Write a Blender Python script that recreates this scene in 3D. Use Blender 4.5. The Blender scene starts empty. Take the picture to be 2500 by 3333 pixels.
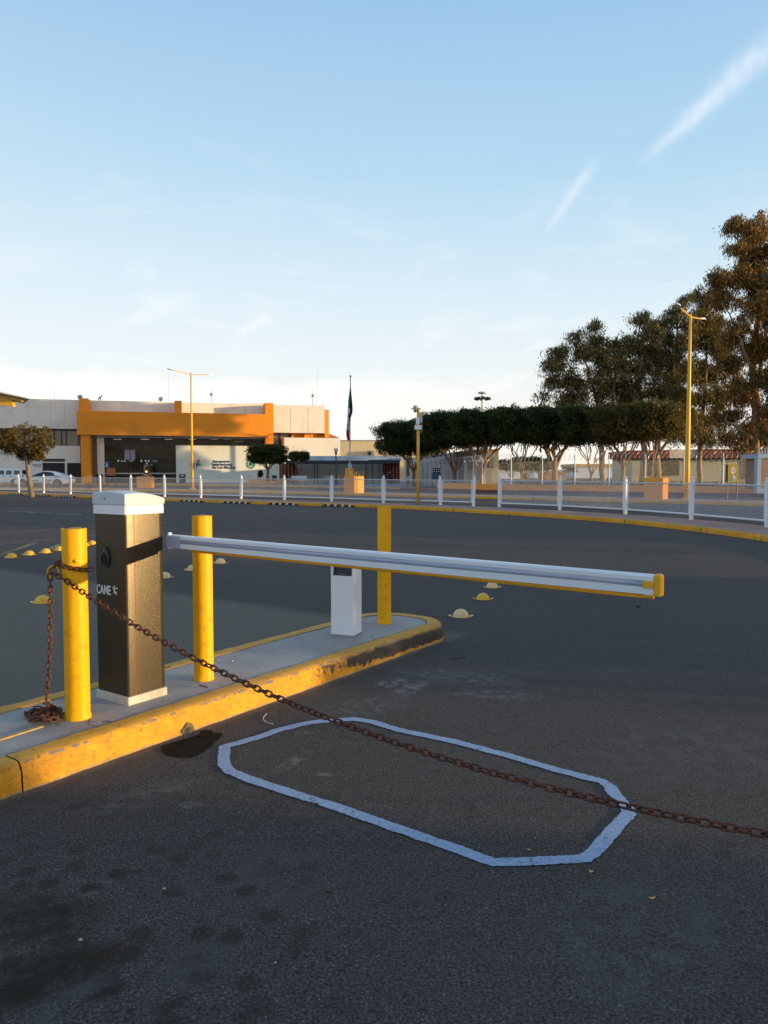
import bpy, math, random
import numpy as np
from mathutils import Vector, Matrix, noise as mnoise

scene = bpy.context.scene
PI = math.pi
R = math.radians

# ------------------------------------------------------------------ camera
CAMZ = 1.5
FPX = 2450.0                      # focal length in photograph pixels (2500 x 3333)
PITCH = math.atan(129.5 / FPX)
cam_d = bpy.data.cameras.new('camera')
cam = bpy.data.objects.new('camera', cam_d)
scene.collection.objects.link(cam)
cam.location = (0, 0, CAMZ)
cam.rotation_euler = (PI / 2 - PITCH, 0, 0)
cam_d.sensor_fit = 'VERTICAL'
cam_d.sensor_height = 36.0
cam_d.lens = FPX / 3333.0 * 36.0
cam_d.clip_start = 0.05
cam_d.clip_end = 5000
scene.camera = cam
scene.render.resolution_x = 768
scene.render.resolution_y = 1024

# ------------------------------------------------------------------ light
SUN_AZ = R(-12.5)                 # direction towards the sun, measured from +X
SUN_EL = R(4.3)
SUN_DIR = Vector((math.cos(SUN_AZ) * math.cos(SUN_EL), math.sin(SUN_AZ) * math.cos(SUN_EL), math.sin(SUN_EL)))
sun_d = bpy.data.lights.new('sun', 'SUN')
sun_d.energy = 5.0
sun_d.angle = R(0.5)
sun_d.color = (1.0, 0.73, 0.37)
sun = bpy.data.objects.new('sun', sun_d)
scene.collection.objects.link(sun)
sun.rotation_euler = SUN_DIR.to_track_quat('Z', 'Y').to_euler()

scene.view_settings.view_transform = 'Standard'
scene.view_settings.look = 'None'
scene.view_settings.gamma = 1
scene.view_settings.exposure = 0.25

def raydir(px, py):
    x = (px - 1250.0) / FPX
    y = (1666.5 - py) / FPX
    c, s = math.cos(PITCH), math.sin(PITCH)
    return Vector((x, c + y * s, -s + y * c))

world = bpy.data.worlds.new('World')
scene.world = world
world.use_nodes = True
wt = world.node_tree
for n in list(wt.nodes): wt.nodes.remove(n)

class NT:
    """small helper around a node tree"""
    def __init__(s, t): s.t = t
    def n(s, typ, **kw):
        nd = s.t.nodes.new(typ)
        for k, v in kw.items(): setattr(nd, k, v)
        return nd
    def l(s, a, b): s.t.links.new(a, b)
    def val(s, inp, v):
        if hasattr(v, 'is_linked') or hasattr(v, 'links'): s.l(v, inp)
        else: inp.default_value = v
    def math(s, op, a, b=None, c=None, clamp=False):
        m = s.n('ShaderNodeMath', operation=op, use_clamp=clamp)
        s.val(m.inputs[0], a)
        if b is not None: s.val(m.inputs[1], b)
        if c is not None: s.val(m.inputs[2], c)
        return m.outputs[0]
    def vmath(s, op, a, b=None):
        m = s.n('ShaderNodeVectorMath', operation=op)
        s.val(m.inputs[0], a)
        if b is not None: s.val(m.inputs[1], b)
        return m.outputs['Value'] if op in ('DOT_PRODUCT', 'LENGTH', 'DISTANCE') else m.outputs[0]
    def mix(s, f, a, b, blend='MIX'):
        m = s.n('ShaderNodeMix', data_type='RGBA', blend_type=blend)
        s.val(m.inputs[0], f)
        s.val(m.inputs[6], a if not isinstance(a, tuple) else (*a[:3], 1))
        s.val(m.inputs[7], b if not isinstance(b, tuple) else (*b[:3], 1))
        return m.outputs[2]
    def noise(s, vec, scale, detail=4, rough=.55, dist=0):
        m = s.n('ShaderNodeTexNoise')
        if vec is not None: s.l(vec, m.inputs['Vector'])
        m.inputs['Scale'].default_value = scale
        m.inputs['Detail'].default_value = detail
        m.inputs['Roughness'].default_value = rough
        m.inputs['Distortion'].default_value = dist
        return m.outputs[0]
    def ramp(s, f, a, b, lo=0., hi=1.):
        m = s.n('ShaderNodeMapRange', clamp=True)
        s.val(m.inputs[0], f)
        m.inputs[1].default_value = a; m.inputs[2].default_value = b
        m.inputs[3].default_value = lo; m.inputs[4].default_value = hi
        return m.outputs[0]
    def mapping(s, vec, scale=(1, 1, 1), rot=(0, 0, 0), loc=(0, 0, 0)):
        m = s.n('ShaderNodeMapping')
        s.l(vec, m.inputs[0])
        m.inputs['Scale'].default_value = scale
        m.inputs['Rotation'].default_value = rot
        m.inputs['Location'].default_value = loc
        return m.outputs[0]

def build_world():
    w = NT(wt)
    sky = w.n('ShaderNodeTexSky')
    sky.sky_type = 'NISHITA'
    sky.sun_disc = False
    sky.sun_elevation = SUN_EL
    sky.sun_rotation = PI / 2 - SUN_AZ
    sky.altitude = 0
    sky.air_density = 1.0
    sky.dust_density = 1.0
    sky.ozone_density = 1.0
    geo = w.n('ShaderNodeNewGeometry')
    d = w.vmath('NORMALIZE', geo.outputs['Incoming'])
    d = w.vmath('MULTIPLY', d, (-1, -1, -1))
    sep = w.n('ShaderNodeSeparateXYZ'); w.l(d, sep.inputs[0])
    z = sep.outputs[2]; x = sep.outputs[0]
    # pale milky air low over the horizon, blue overhead
    base = w.mix(1.0, sky.outputs[0], (SKY_GAIN[0], SKY_GAIN[1], SKY_GAIN[2]), 'MULTIPLY')
    el = w.math('MAXIMUM', z, 0.0)
    ramp = w.n('ShaderNodeValToRGB')
    w.l(el, ramp.inputs[0])
    cr = ramp.color_ramp
    while len(cr.elements) > 1: cr.elements.remove(cr.elements[-1])
    cr.elements[0].position = 0.0; cr.elements[0].color = (*SKY_COL[0][1], 1)
    for p, c in SKY_COL[1:]:
        e = cr.elements.new(p); e.color = (*c, 1)
    # paler towards the left of the view (away from the sun)
    side = w.math('MULTIPLY', w.ramp(x, 0.35, -0.5), w.ramp(el, 0.55, 0.05))
    grad = w.mix(w.math('MULTIPLY', side, 0.45), ramp.outputs[0], (9.0, 9.6, 10.2))
    col = w.mix(SKY_MIX, base, grad)
    # thin cirrus
    mp = w.mapping(d, scale=(2.2, 1.0, 7.0), rot=(0, R(24), 0))
    n1 = w.noise(mp, 3.0, 6, .6, .6)
    cir = w.math('MULTIPLY', w.ramp(n1, .52, .78), w.ramp(el, .42, .12))
    cir = w.math('MULTIPLY', cir, w.ramp(el, 0.02, .1))
    col = w.mix(w.math('MULTIPLY', cir, .55), col, (10.2, 10.1, 10.0))
    # condensation streaks: great-circle segments broken up by noise
    nst = w.noise(w.mapping(d, scale=(14, 14, 5), rot=(0, R(45), 0)), 4.0, 6, .65, .4)
    for (p0, p1, wd, st) in STREAKS:
        a = raydir(*p0).normalized(); b = raydir(*p1).normalized()
        nn = a.cross(b).normalized(); mid = ((a + b) / 2).normalized()
        tt = (b - a).normalized(); half = (b - a).length / 2
        along = w.math('DIVIDE', w.vmath('DOT_PRODUCT', w.vmath('SUBTRACT', d, tuple(mid)), tuple(tt)), half)
        wob = w.math('MULTIPLY', w.math('SUBTRACT', n1, .5), wd * 1.2)
        dist = w.math('ABSOLUTE', w.math('ADD', w.vmath('DOT_PRODUCT', d, tuple(nn)), wob))
        wid = w.math('MULTIPLY', w.ramp(along, -1.0, 1.0, .35, 1.0), wd)
        q = w.math('DIVIDE', dist, wid)
        g = w.math('EXPONENT', w.math('MULTIPLY', w.math('MULTIPLY', q, q), -1.0))
        win = w.math('MULTIPLY', w.ramp(w.math('ABSOLUTE', along), 1.15, .55), w.ramp(w.vmath('DOT_PRODUCT', d, tuple(mid)), .7, .8))
        m = w.math('MULTIPLY', w.math('MULTIPLY', g, win), w.ramp(nst, .2, .75, .35, 1.0))
        col = w.mix(w.math('MULTIPLY', m, st, clamp=True), col, (9.4, 9.7, 10.2))
    # low bank of warm cumulus over the left horizon
    nb = w.noise(w.mapping(d, scale=(1, 1, 2.6)), 9.0, 6, .55)
    top = w.math('ADD', w.math('MULTIPLY', nb, .07), .085)
    bank = w.math('MULTIPLY', w.ramp(w.math('SUBTRACT', top, z), -.004, .012), w.ramp(x, 0.16, -.15))
    bank = w.math('MULTIPLY', bank, w.ramp(z, -.01, .11, .35, 1.0))
    col = w.mix(w.math('MULTIPLY', bank, .5), col, (11.6, 10.9, 9.8))
    # warm glow of the low sun, behind and to the right of the camera
    g = w.math('POWER', w.math('MAXIMUM', w.vmath('DOT_PRODUCT', d, tuple(SUN_DIR)), 0.0), 5.0)
    glow = w.math('MULTIPLY', g, w.ramp(el, .7, .0))
    col = w.mix(glow, col, (19.0, 13.5, 8.0))
    bg = w.n('ShaderNodeBackground')
    w.l(col, bg.inputs[0]); bg.inputs[1].default_value = SKY_STR
    out = w.n('ShaderNodeOutputWorld'); w.l(bg.outputs[0], out.inputs[0])

SKY_STR = 0.091
SKY_GAIN = (1.0, 1.0, 1.0)
SKY_MIX = 0.92
SKY_COL = [(0.0, (10.0, 9.4, 8.3)), (0.08, (9.5, 9.5, 9.1)), (0.20, (7.3, 8.6, 9.4)), (0.36, (4.5, 6.9, 8.8)), (0.55, (3.0, 5.3, 8.1)), (0.8, (2.6, 3.9, 6.0)), (1.0, (2.6, 3.7, 5.5))]
STREAKS = [((2100, 520), (2600, 60), .015, .62), ((1780, 755), (1940, 520), .008, .42), ((765, 1090), (880, 1030), .007, .6),
           ((380, 1050), (640, 960), .016, .4), ((1560, 1075), (1800, 1040), .012, .35), ((1700, 1140), (1800, 1110), .006, .4)]
build_world()

# ------------------------------------------------------------------ helpers
COL = scene.collection
def GP(px, py, z=0.0):
    """point of the horizontal plane z seen at a photograph pixel"""
    d = raydir(px, py); t = (z - CAMZ) / d.z
    return Vector((d.x * t, d.y * t, z))
def DP(px, py, y):
    """point at depth y seen at a photograph pixel"""
    d = raydir(px, py); t = y / d.y
    return Vector((d.x * t, y, CAMZ + d.z * t))

def tag(o, label=None, cat=None, group=None, kind=None):
    if label: o['label'] = label
    if cat: o['category'] = cat
    if group: o['group'] = group
    if kind: o['kind'] = kind
    return o
def empty(name, loc=(0, 0, 0), label=None, cat=None, group=None, rz=0.0):
    o = bpy.data.objects.new(name, None); COL.objects.link(o)
    o.location = loc; o.rotation_euler = (0, 0, rz); o.empty_display_size = .1
    return tag(o, label, cat, group)
def kids(o): return [c for c in COL.objects if c.parent == o]
def copy_tree(o, parent=None):
    c = o.copy(); COL.objects.link(c); c.parent = parent
    for ch in kids(o): copy_tree(ch, c)
    return c

class MB:
    def __init__(s): s.v = []; s.f = []; s.mi = []; s.cur = 0; s.sm = []; s.smooth = False
    def add(s, vs, fs):
        b = len(s.v); s.v += [tuple(v) for v in vs]
        for f in fs: s.f.append(tuple(b + i for i in f)); s.mi.append(s.cur); s.sm.append(s.smooth)
    def box(s, c, size, ax=None, ay=None, az=None):
        ax = Vector(ax or (1, 0, 0)); ay = Vector(ay or (0, 1, 0)); az = Vector(az or (0, 0, 1))
        c = Vector(c); hx, hy, hz = size[0] / 2, size[1] / 2, size[2] / 2
        vs = [c + ax * (i * hx) + ay * (j * hy) + az * (k * hz) for i in (-1, 1) for j in (-1, 1) for k in (-1, 1)]
        s.add(vs, [(0, 1, 3, 2), (4, 6, 7, 5), (0, 4, 5, 1), (2, 3, 7, 6), (0, 2, 6, 4), (1, 5, 7, 3)])
    def bbox(s, lo, hi): s.box([(a + b) / 2 for a, b in zip(lo, hi)], [abs(b - a) for a, b in zip(lo, hi)])
    def cbox(s, c, size, ch, ax=None, ay=None):
        """box with its vertical and top edges bevelled"""
        ax = Vector(ax or (1, 0, 0)); ay = Vector(ay or (0, 1, 0)); c = Vector(c)
        hx, hy, hz = size[0] / 2, size[1] / 2, size[2] / 2
        def ring(z, ins):
            pts = []
            X, Y = hx - ins, hy - ins
            for (sx, sy) in ((1, 1), (-1, 1), (-1, -1), (1, -1)):
                a = (sx * X, sy * (Y - ch)); b_ = (sx * (X - ch), sy * Y)
                pts += [a, b_] if sx * sy > 0 else [b_, a]
            return [c + ax * p[0] + ay * p[1] + Vector((0, 0, z)) for p in pts]
        rings = [ring(-hz, 0), ring(hz - ch, 0), ring(hz, ch * .9)]
        s.loft(rings, True, True)
    def loft(s, rings, cap0=False, cap1=False, closed=True):
        n = len(rings[0]); vs = [p for r in rings for p in r]; fs = []
        for i in range(len(rings) - 1):
            for j in range(n if closed else n - 1):
                k = (j + 1) % n
                fs.append((i * n + j, i * n + k, (i + 1) * n + k, (i + 1) * n + j))
        if cap0: fs.append(tuple(range(n - 1, -1, -1)))
        if cap1: fs.append(tuple((len(rings) - 1) * n + j for j in range(n)))
        s.add(vs, fs)
    def tube(s, pts, r, n=8, caps=True, closed=False):
        pts = [Vector(p) for p in pts]; m = len(pts)
        rs = r if isinstance(r, (list, tuple)) else [r] * m
        rings = []; ref = None
        for i, p in enumerate(pts):
            if closed: t = pts[(i + 1) % m] - pts[i - 1]
            else: t = pts[min(i + 1, m - 1)] - pts[max(i - 1, 0)]
            if t.length < 1e-9: t = Vector((0, 0, 1))
            t.normalize()
            if ref is None: ref = t.orthogonal().normalized()
            ref = (ref - t * ref.dot(t))
            if ref.length < 1e-6: ref = t.orthogonal()
            ref.normalize(); b = t.cross(ref)
            rings.append([p + (ref * math.cos(2 * PI * k / n) + b * math.sin(2 * PI * k / n)) * rs[i] for k in range(n)])
        if closed: rings.append(rings[0])
        s.loft(rings, caps and not closed, caps and not closed)
    def lathe(s, prof, c=(0, 0, 0), n=24, cap0=True, cap1=True):
        c = Vector(c)
        s.loft([[c + Vector((r * math.cos(2 * PI * k / n), r * math.sin(2 * PI * k / n), z)) for k in range(n)] for r, z in prof], cap0, cap1)
    def prism(s, poly, z0, z1):
        n = len(poly)
        vs = [(p[0], p[1], z0) for p in poly] + [(p[0], p[1], z1) for p in poly]
        fs = [tuple(range(n - 1, -1, -1)), tuple(range(n, 2 * n))] + [(i, (i + 1) % n, n + (i + 1) % n, n + i) for i in range(n)]
        s.add(vs, fs)
    def sphere(s, c, r, nu=14, nv=8, sc=(1, 1, 1)):
        rings = []
        for i in range(1, nv):
            th = PI * i / nv
            rings.append([Vector(c) + Vector((math.sin(th) * math.cos(2 * PI * k / nu) * r * sc[0], math.sin(th) * math.sin(2 * PI * k / nu) * r * sc[1], -math.cos(th) * r * sc[2])) for k in range(nu)])
        s.loft(rings, True, True)
    def build(s, name, mat, parent=None, local=False, smooth=None):
        vs = s.v
        off = Vector((0, 0, 0))
        if parent is not None and not local:
            off = Vector(parent.location)
            if parent.parent is not None: off = off + Vector(parent.parent.location)
            vs = [(a - off.x, b - off.y, c - off.z) for a, b, c in vs]
        me = bpy.data.meshes.new(name); me.from_pydata(vs, [], s.f)
        mats = mat if isinstance(mat, (list, tuple)) else [mat]
        for m in mats: me.materials.append(m)
        me.polygons.foreach_set('material_index', s.mi)
        me.polygons.foreach_set('use_smooth', [True] * len(s.f) if smooth else s.sm)
        me.update()
        if smooth: me.set_sharp_from_angle(angle=R(40))
        o = bpy.data.objects.new(name, me); COL.objects.link(o)
        if parent is not None: o.parent = parent
        return o

def obj_from_np(name, V, F, mat, parent=None, off=(0, 0, 0), mi=None):
    """quads from numpy arrays"""
    V = np.asarray(V, dtype=np.float32).reshape(-1, 3) - np.array(off, dtype=np.float32)
    F = np.asarray(F, dtype=np.int32); k = F.shape[1]
    me = bpy.data.meshes.new(name)
    me.vertices.add(len(V)); me.vertices.foreach_set('co', V.ravel())
    me.loops.add(F.size); me.loops.foreach_set('vertex_index', F.ravel())
    me.polygons.add(len(F)); me.polygons.foreach_set('loop_start', np.arange(0, F.size, k, dtype=np.int32))
    me.polygons.foreach_set('loop_total', np.full(len(F), k, dtype=np.int32))
    for m in (mat if isinstance(mat, (list, tuple)) else [mat]): me.materials.append(m)
    if mi is not None: me.polygons.foreach_set('material_index', np.asarray(mi, dtype=np.int32))
    me.update(calc_edges=True); me.validate()
    o = bpy.data.objects.new(name, me); COL.objects.link(o)
    if parent is not None: o.parent = parent
    return o

# ------------------------------------------------------------------ materials
def new_mat(name):
    m = bpy.data.materials.new(name); m.use_nodes = True
    t = m.node_tree
    b = t.nodes['Principled BSDF']
    return m, NT(t), b
def pmat(name, col, rough=.6, metal=0, var=.12, vscale=3.0, bump=0.0, bscale=60, spec=.5, dirt=None, coat=0):
    m, w, b = new_mat(name)
    tc = w.n('ShaderNodeTexCoord').outputs['Object']
    n = w.noise(tc, vscale, 5)
    c = w.mix(w.ramp(n, .3, .7), tuple(x * (1 - var) for x in col), tuple(min(1, x * (1 + var)) for x in col))
    if dirt:
        n2 = w.noise(tc, dirt[1], 6, .65)
        c = w.mix(w.math('MULTIPLY', w.ramp(n2, .52, .72), dirt[2]), c, dirt[0])
    w.l(c, b.inputs['Base Color'])
    b.inputs['Roughness'].default_value = rough
    b.inputs['Metallic'].default_value = metal
    b.inputs['Specular IOR Level'].default_value = spec
    b.inputs['Coat Weight'].default_value = coat
    if bump:
        bn = w.n('ShaderNodeBump'); bn.inputs['Strength'].default_value = bump; bn.inputs['Distance'].default_value = .01
        w.l(w.noise(tc, bscale, 4), bn.inputs['Height']); w.l(bn.outputs[0], b.inputs['Normal'])
    return m
def emat(name, col, st):
    m, w, b = new_mat(name)
    b.inputs['Base Color'].default_value = (*col, 1)
    b.inputs['Emission Color'].default_value = (*col, 1); b.inputs['Emission Strength'].default_value = st
    return m

M = {}
M['yellow_post'] = pmat('yellow_post_paint', (.92, .425, .0), .45, var=.06, vscale=6, bump=.25, bscale=45, dirt=((.25, .10, .01), 14, .35), spec=.3)
M['yellow_lamp'] = pmat('yellow_lamp_paint', (.80, .42, .01), .45, var=.08, dirt=((.4, .2, .03), 3, .3))
M['white_paint'] = pmat('white_paint', (.78, .78, .80), .5, var=.05, dirt=((.45, .42, .38), 5, .35))
M['white_cover'] = pmat('white_plastic', (.78, .79, .82), .38, var=.02)
M['arm_white'] = pmat('arm_white', (.74, .78, .84), .3, var=.02)
M['arm_groove'] = pmat('arm_groove', (.36, .42, .55), .3, var=.03)
M['arm_yellow'] = pmat('arm_rubber_yellow', (.75, .38, .01), .5, var=.04)
M['orange'] = pmat('orange_render', (.84, .27, .010), .8, var=.06, vscale=.3, bump=.1, bscale=8, dirt=((.5, .2, .03), .5, .35))
M['orange_pale'] = pmat('orange_planter_paint', (.86, .34, .045), .75, var=.06, vscale=1.5, bump=.15, bscale=14, dirt=((.45, .2, .06), 2.5, .4))
M['white_wall'] = pmat('white_render', (.80, .72, .63), .85, var=.05, vscale=.25, bump=.08, bscale=6, dirt=((.46, .42, .36), .35, .5))
M['sign_wall'] = pmat('sign_wall_render', (.72, .70, .60), .85, var=.04, vscale=.3, dirt=((.5, .48, .42), .5, .4))
M['cream_wall'] = pmat('cream_render', (.80, .62, .36), .85, var=.07, vscale=.4, dirt=((.5, .32, .14), .5, .5))
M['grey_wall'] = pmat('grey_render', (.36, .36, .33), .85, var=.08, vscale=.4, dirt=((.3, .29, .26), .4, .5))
M['tan_glass'] = pmat('tan_window_glass', (.15, .12, .06), .12, var=.2, vscale=.4, spec=.6)
M['dark_frame'] = pmat('dark_frame', (.03, .022, .018), .5)
M['dark_void'] = pmat('dark_interior', (.012, .011, .011), .7)
M['brown_fin'] = pmat('brown_fin', (.42, .11, .05), .7)
M['roof_sheet'] = pmat('corrugated_sheet', (.48, .55, .66), .45, metal=.2, var=.15, vscale=1.2, dirt=((.2, .2, .25), 2, .5))
M['steel_dark'] = pmat('dark_steel', (.022, .024, .028), .5)
M['grey_metal'] = pmat('grey_metal', (.35, .36, .37), .4, metal=.6)
M['galv'] = pmat('galvanised_wire', (.58, .59, .61), .4, metal=.35, var=.1)
M['mesh_white'] = pmat('white_coated_wire', (.64, .64, .67), .45, var=.08)
M['black_rubber'] = pmat('black_rubber', (.014, .014, .015), .75, var=.3, bump=.2)
M['handle'] = pmat('handle_plastic', (.02, .021, .024), .45)
M['white_print'] = pmat('white_print', (.75, .76, .78), .5, var=.03)
M['navy'] = pmat('navy_letters', (.02, .03, .13), .5)
M['green_mark'] = pmat('green_mark', (.01, .19, .11), .5)
M['pink_mark'] = pmat('pink_mark', (.62, .16, .14), .5)
M['blue_sign'] = pmat('blue_sign', (.01, .13, .5), .4)
M['mustard'] = pmat('mustard_sign', (.48, .34, .04), .4, metal=.2, var=.06)
M['brown_sign'] = pmat('brown_sign', (.35, .10, .02), .5)
M['car_white'] = pmat('car_white', (.75, .77, .79), .22, var=.02, coat=.6)
M['car_glass'] = pmat('car_glass', (.012, .014, .016), .06, spec=.8)
M['car_black'] = pmat('car_black_trim', (.015, .015, .016), .4)
M['rim'] = pmat('steel_rim', (.4, .4, .42), .35, metal=.7)
M['red_lamp'] = pmat('red_lamp', (.4, .02, .02), .25)
M['flag_green'] = pmat('flag_green', (.01, .12, .06), .7)
M['flag_white'] = pmat('flag_white', (.68, .66, .66), .7)
M['flag_red'] = pmat('flag_red', (.50, .012, .02), .7)
M['emblem'] = pmat('emblem_brown', (.16, .12, .05), .7)
M['skin'] = pmat('skin', (.36, .2, .13), .6)
M['cloth_dark'] = pmat('dark_cloth', (.02, .02, .03), .8)
M['blue_bin'] = pmat('blue_bin', (.03, .12, .25), .5)
M['screen'] = emat('lit_screen', (.62, .64, .85), .75)
M['ceiling_light'] = emat('ceiling_lamp', (1, .86, .6), 3.0)
M['globe'] = pmat('globe_glass', (.62, .6, .56), .3)
M['red_kerb'] = pmat('red_kerb_paint', (.26, .035, .035), .7, var=.15, dirt=((.1, .05, .05), 2, .5))
M['soil'] = pmat('dry_soil', (.12, .08, .05), .95, bump=.5, bscale=20)
M['twig'] = pmat('dry_twig', (.42, .28, .12), .8)
M['steel_blue'] = pmat('blue_grey_steel', (.33, .42, .52), .5)
M['red_brown'] = pmat('red_brown_render', (.19, .045, .02), .8, var=.12, vscale=.3)
M['hall'] = pmat('hall_sheet', (.50, .54, .62), .6, var=.06, vscale=.2)
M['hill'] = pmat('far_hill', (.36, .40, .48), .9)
M['pebble'] = pmat('pale_pebble', (.36, .34, .31), .8)
M['stick'] = pmat('dark_twig', (.04, .028, .02), .8)
M['petal'] = pmat('yellow_leaf', (.70, .48, .05), .6)

def bark(name, col):
    m, w, b = new_mat(name)
    tc = w.n('ShaderNodeTexCoord').outputs['Object']
    n = w.noise(w.mapping(tc, scale=(5, 5, 1.2)), 2.2, 6, .6)
    c = w.mix(w.ramp(n, .35, .68), tuple(x * .55 for x in col), col)
    w.l(c, b.inputs['Base Color']); b.inputs['Roughness'].default_value = .85
    bn = w.n('ShaderNodeBump'); bn.inputs['Strength'].default_value = .6; bn.inputs['Distance'].default_value = .03
    w.l(n, bn.inputs['Height']); w.l(bn.outputs[0], b.inputs['Normal'])
    return m
M['bark_pale'] = bark('bark_pale', (.36, .23, .14))
M['bark_grey'] = bark('bark_grey', (.26, .21, .16))
def leafmat(name, a, b_, trans=.25, tw=.6, lo=.25, hi=.75):
    m, w, b = new_mat(name)
    tc = w.n('ShaderNodeTexCoord').outputs['Object']
    geo = w.n('ShaderNodeNewGeometry')
    rnd = geo.outputs['Random Per Island']
    n = w.noise(tc, tw, 3)
    f = w.math('ADD', w.math('MULTIPLY', rnd, .6), w.math('MULTIPLY', n, .4))
    c = w.mix(w.ramp(f, lo, hi), a, b_)
    w.l(c, b.inputs['Base Color']); b.inputs['Roughness'].default_value = .55
    b.inputs['Specular IOR Level'].default_value = .3
    tr = w.n('ShaderNodeBsdfTranslucent'); w.l(c, tr.inputs[0])
    mx = w.n('ShaderNodeMixShader'); mx.inputs[0].default_value = trans
    w.l(b.outputs[0], mx.inputs[1]); w.l(tr.outputs[0], mx.inputs[2])
    w.l(mx.outputs[0], m.node_tree.nodes['Material Output'].inputs[0])
    return m
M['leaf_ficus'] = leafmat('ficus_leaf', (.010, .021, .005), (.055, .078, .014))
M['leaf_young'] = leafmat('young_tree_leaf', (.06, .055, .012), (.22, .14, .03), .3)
M['leaf_euc'] = leafmat('eucalyptus_leaf', (.026, .046, .015), (.36, .24, .07), .38, .35, .34, .84)  # orange end of the leaf tones stands in for sunlit crown edges
M['leaf_euc_gold'] = leafmat('sunlit_eucalyptus_leaf', (.045, .045, .014), (.46, .24, .055), .42, .35, .25, .75)  # orange sunlight on the tallest crown painted into its leaf tones
M['leaf_gold'] = leafmat('sunlit_ficus_leaf', (.030, .040, .010), (.19, .13, .025), .35)  # low sun on the right-hand clipped crowns put into the leaf colour
M['leaf_palm'] = leafmat('palm_leaf', (.05, .06, .02), (.16, .14, .05), .2)
M['leaf_shrub'] = leafmat('shrub_leaf', (.02, .035, .015), (.05, .07, .02), .2)

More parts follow.
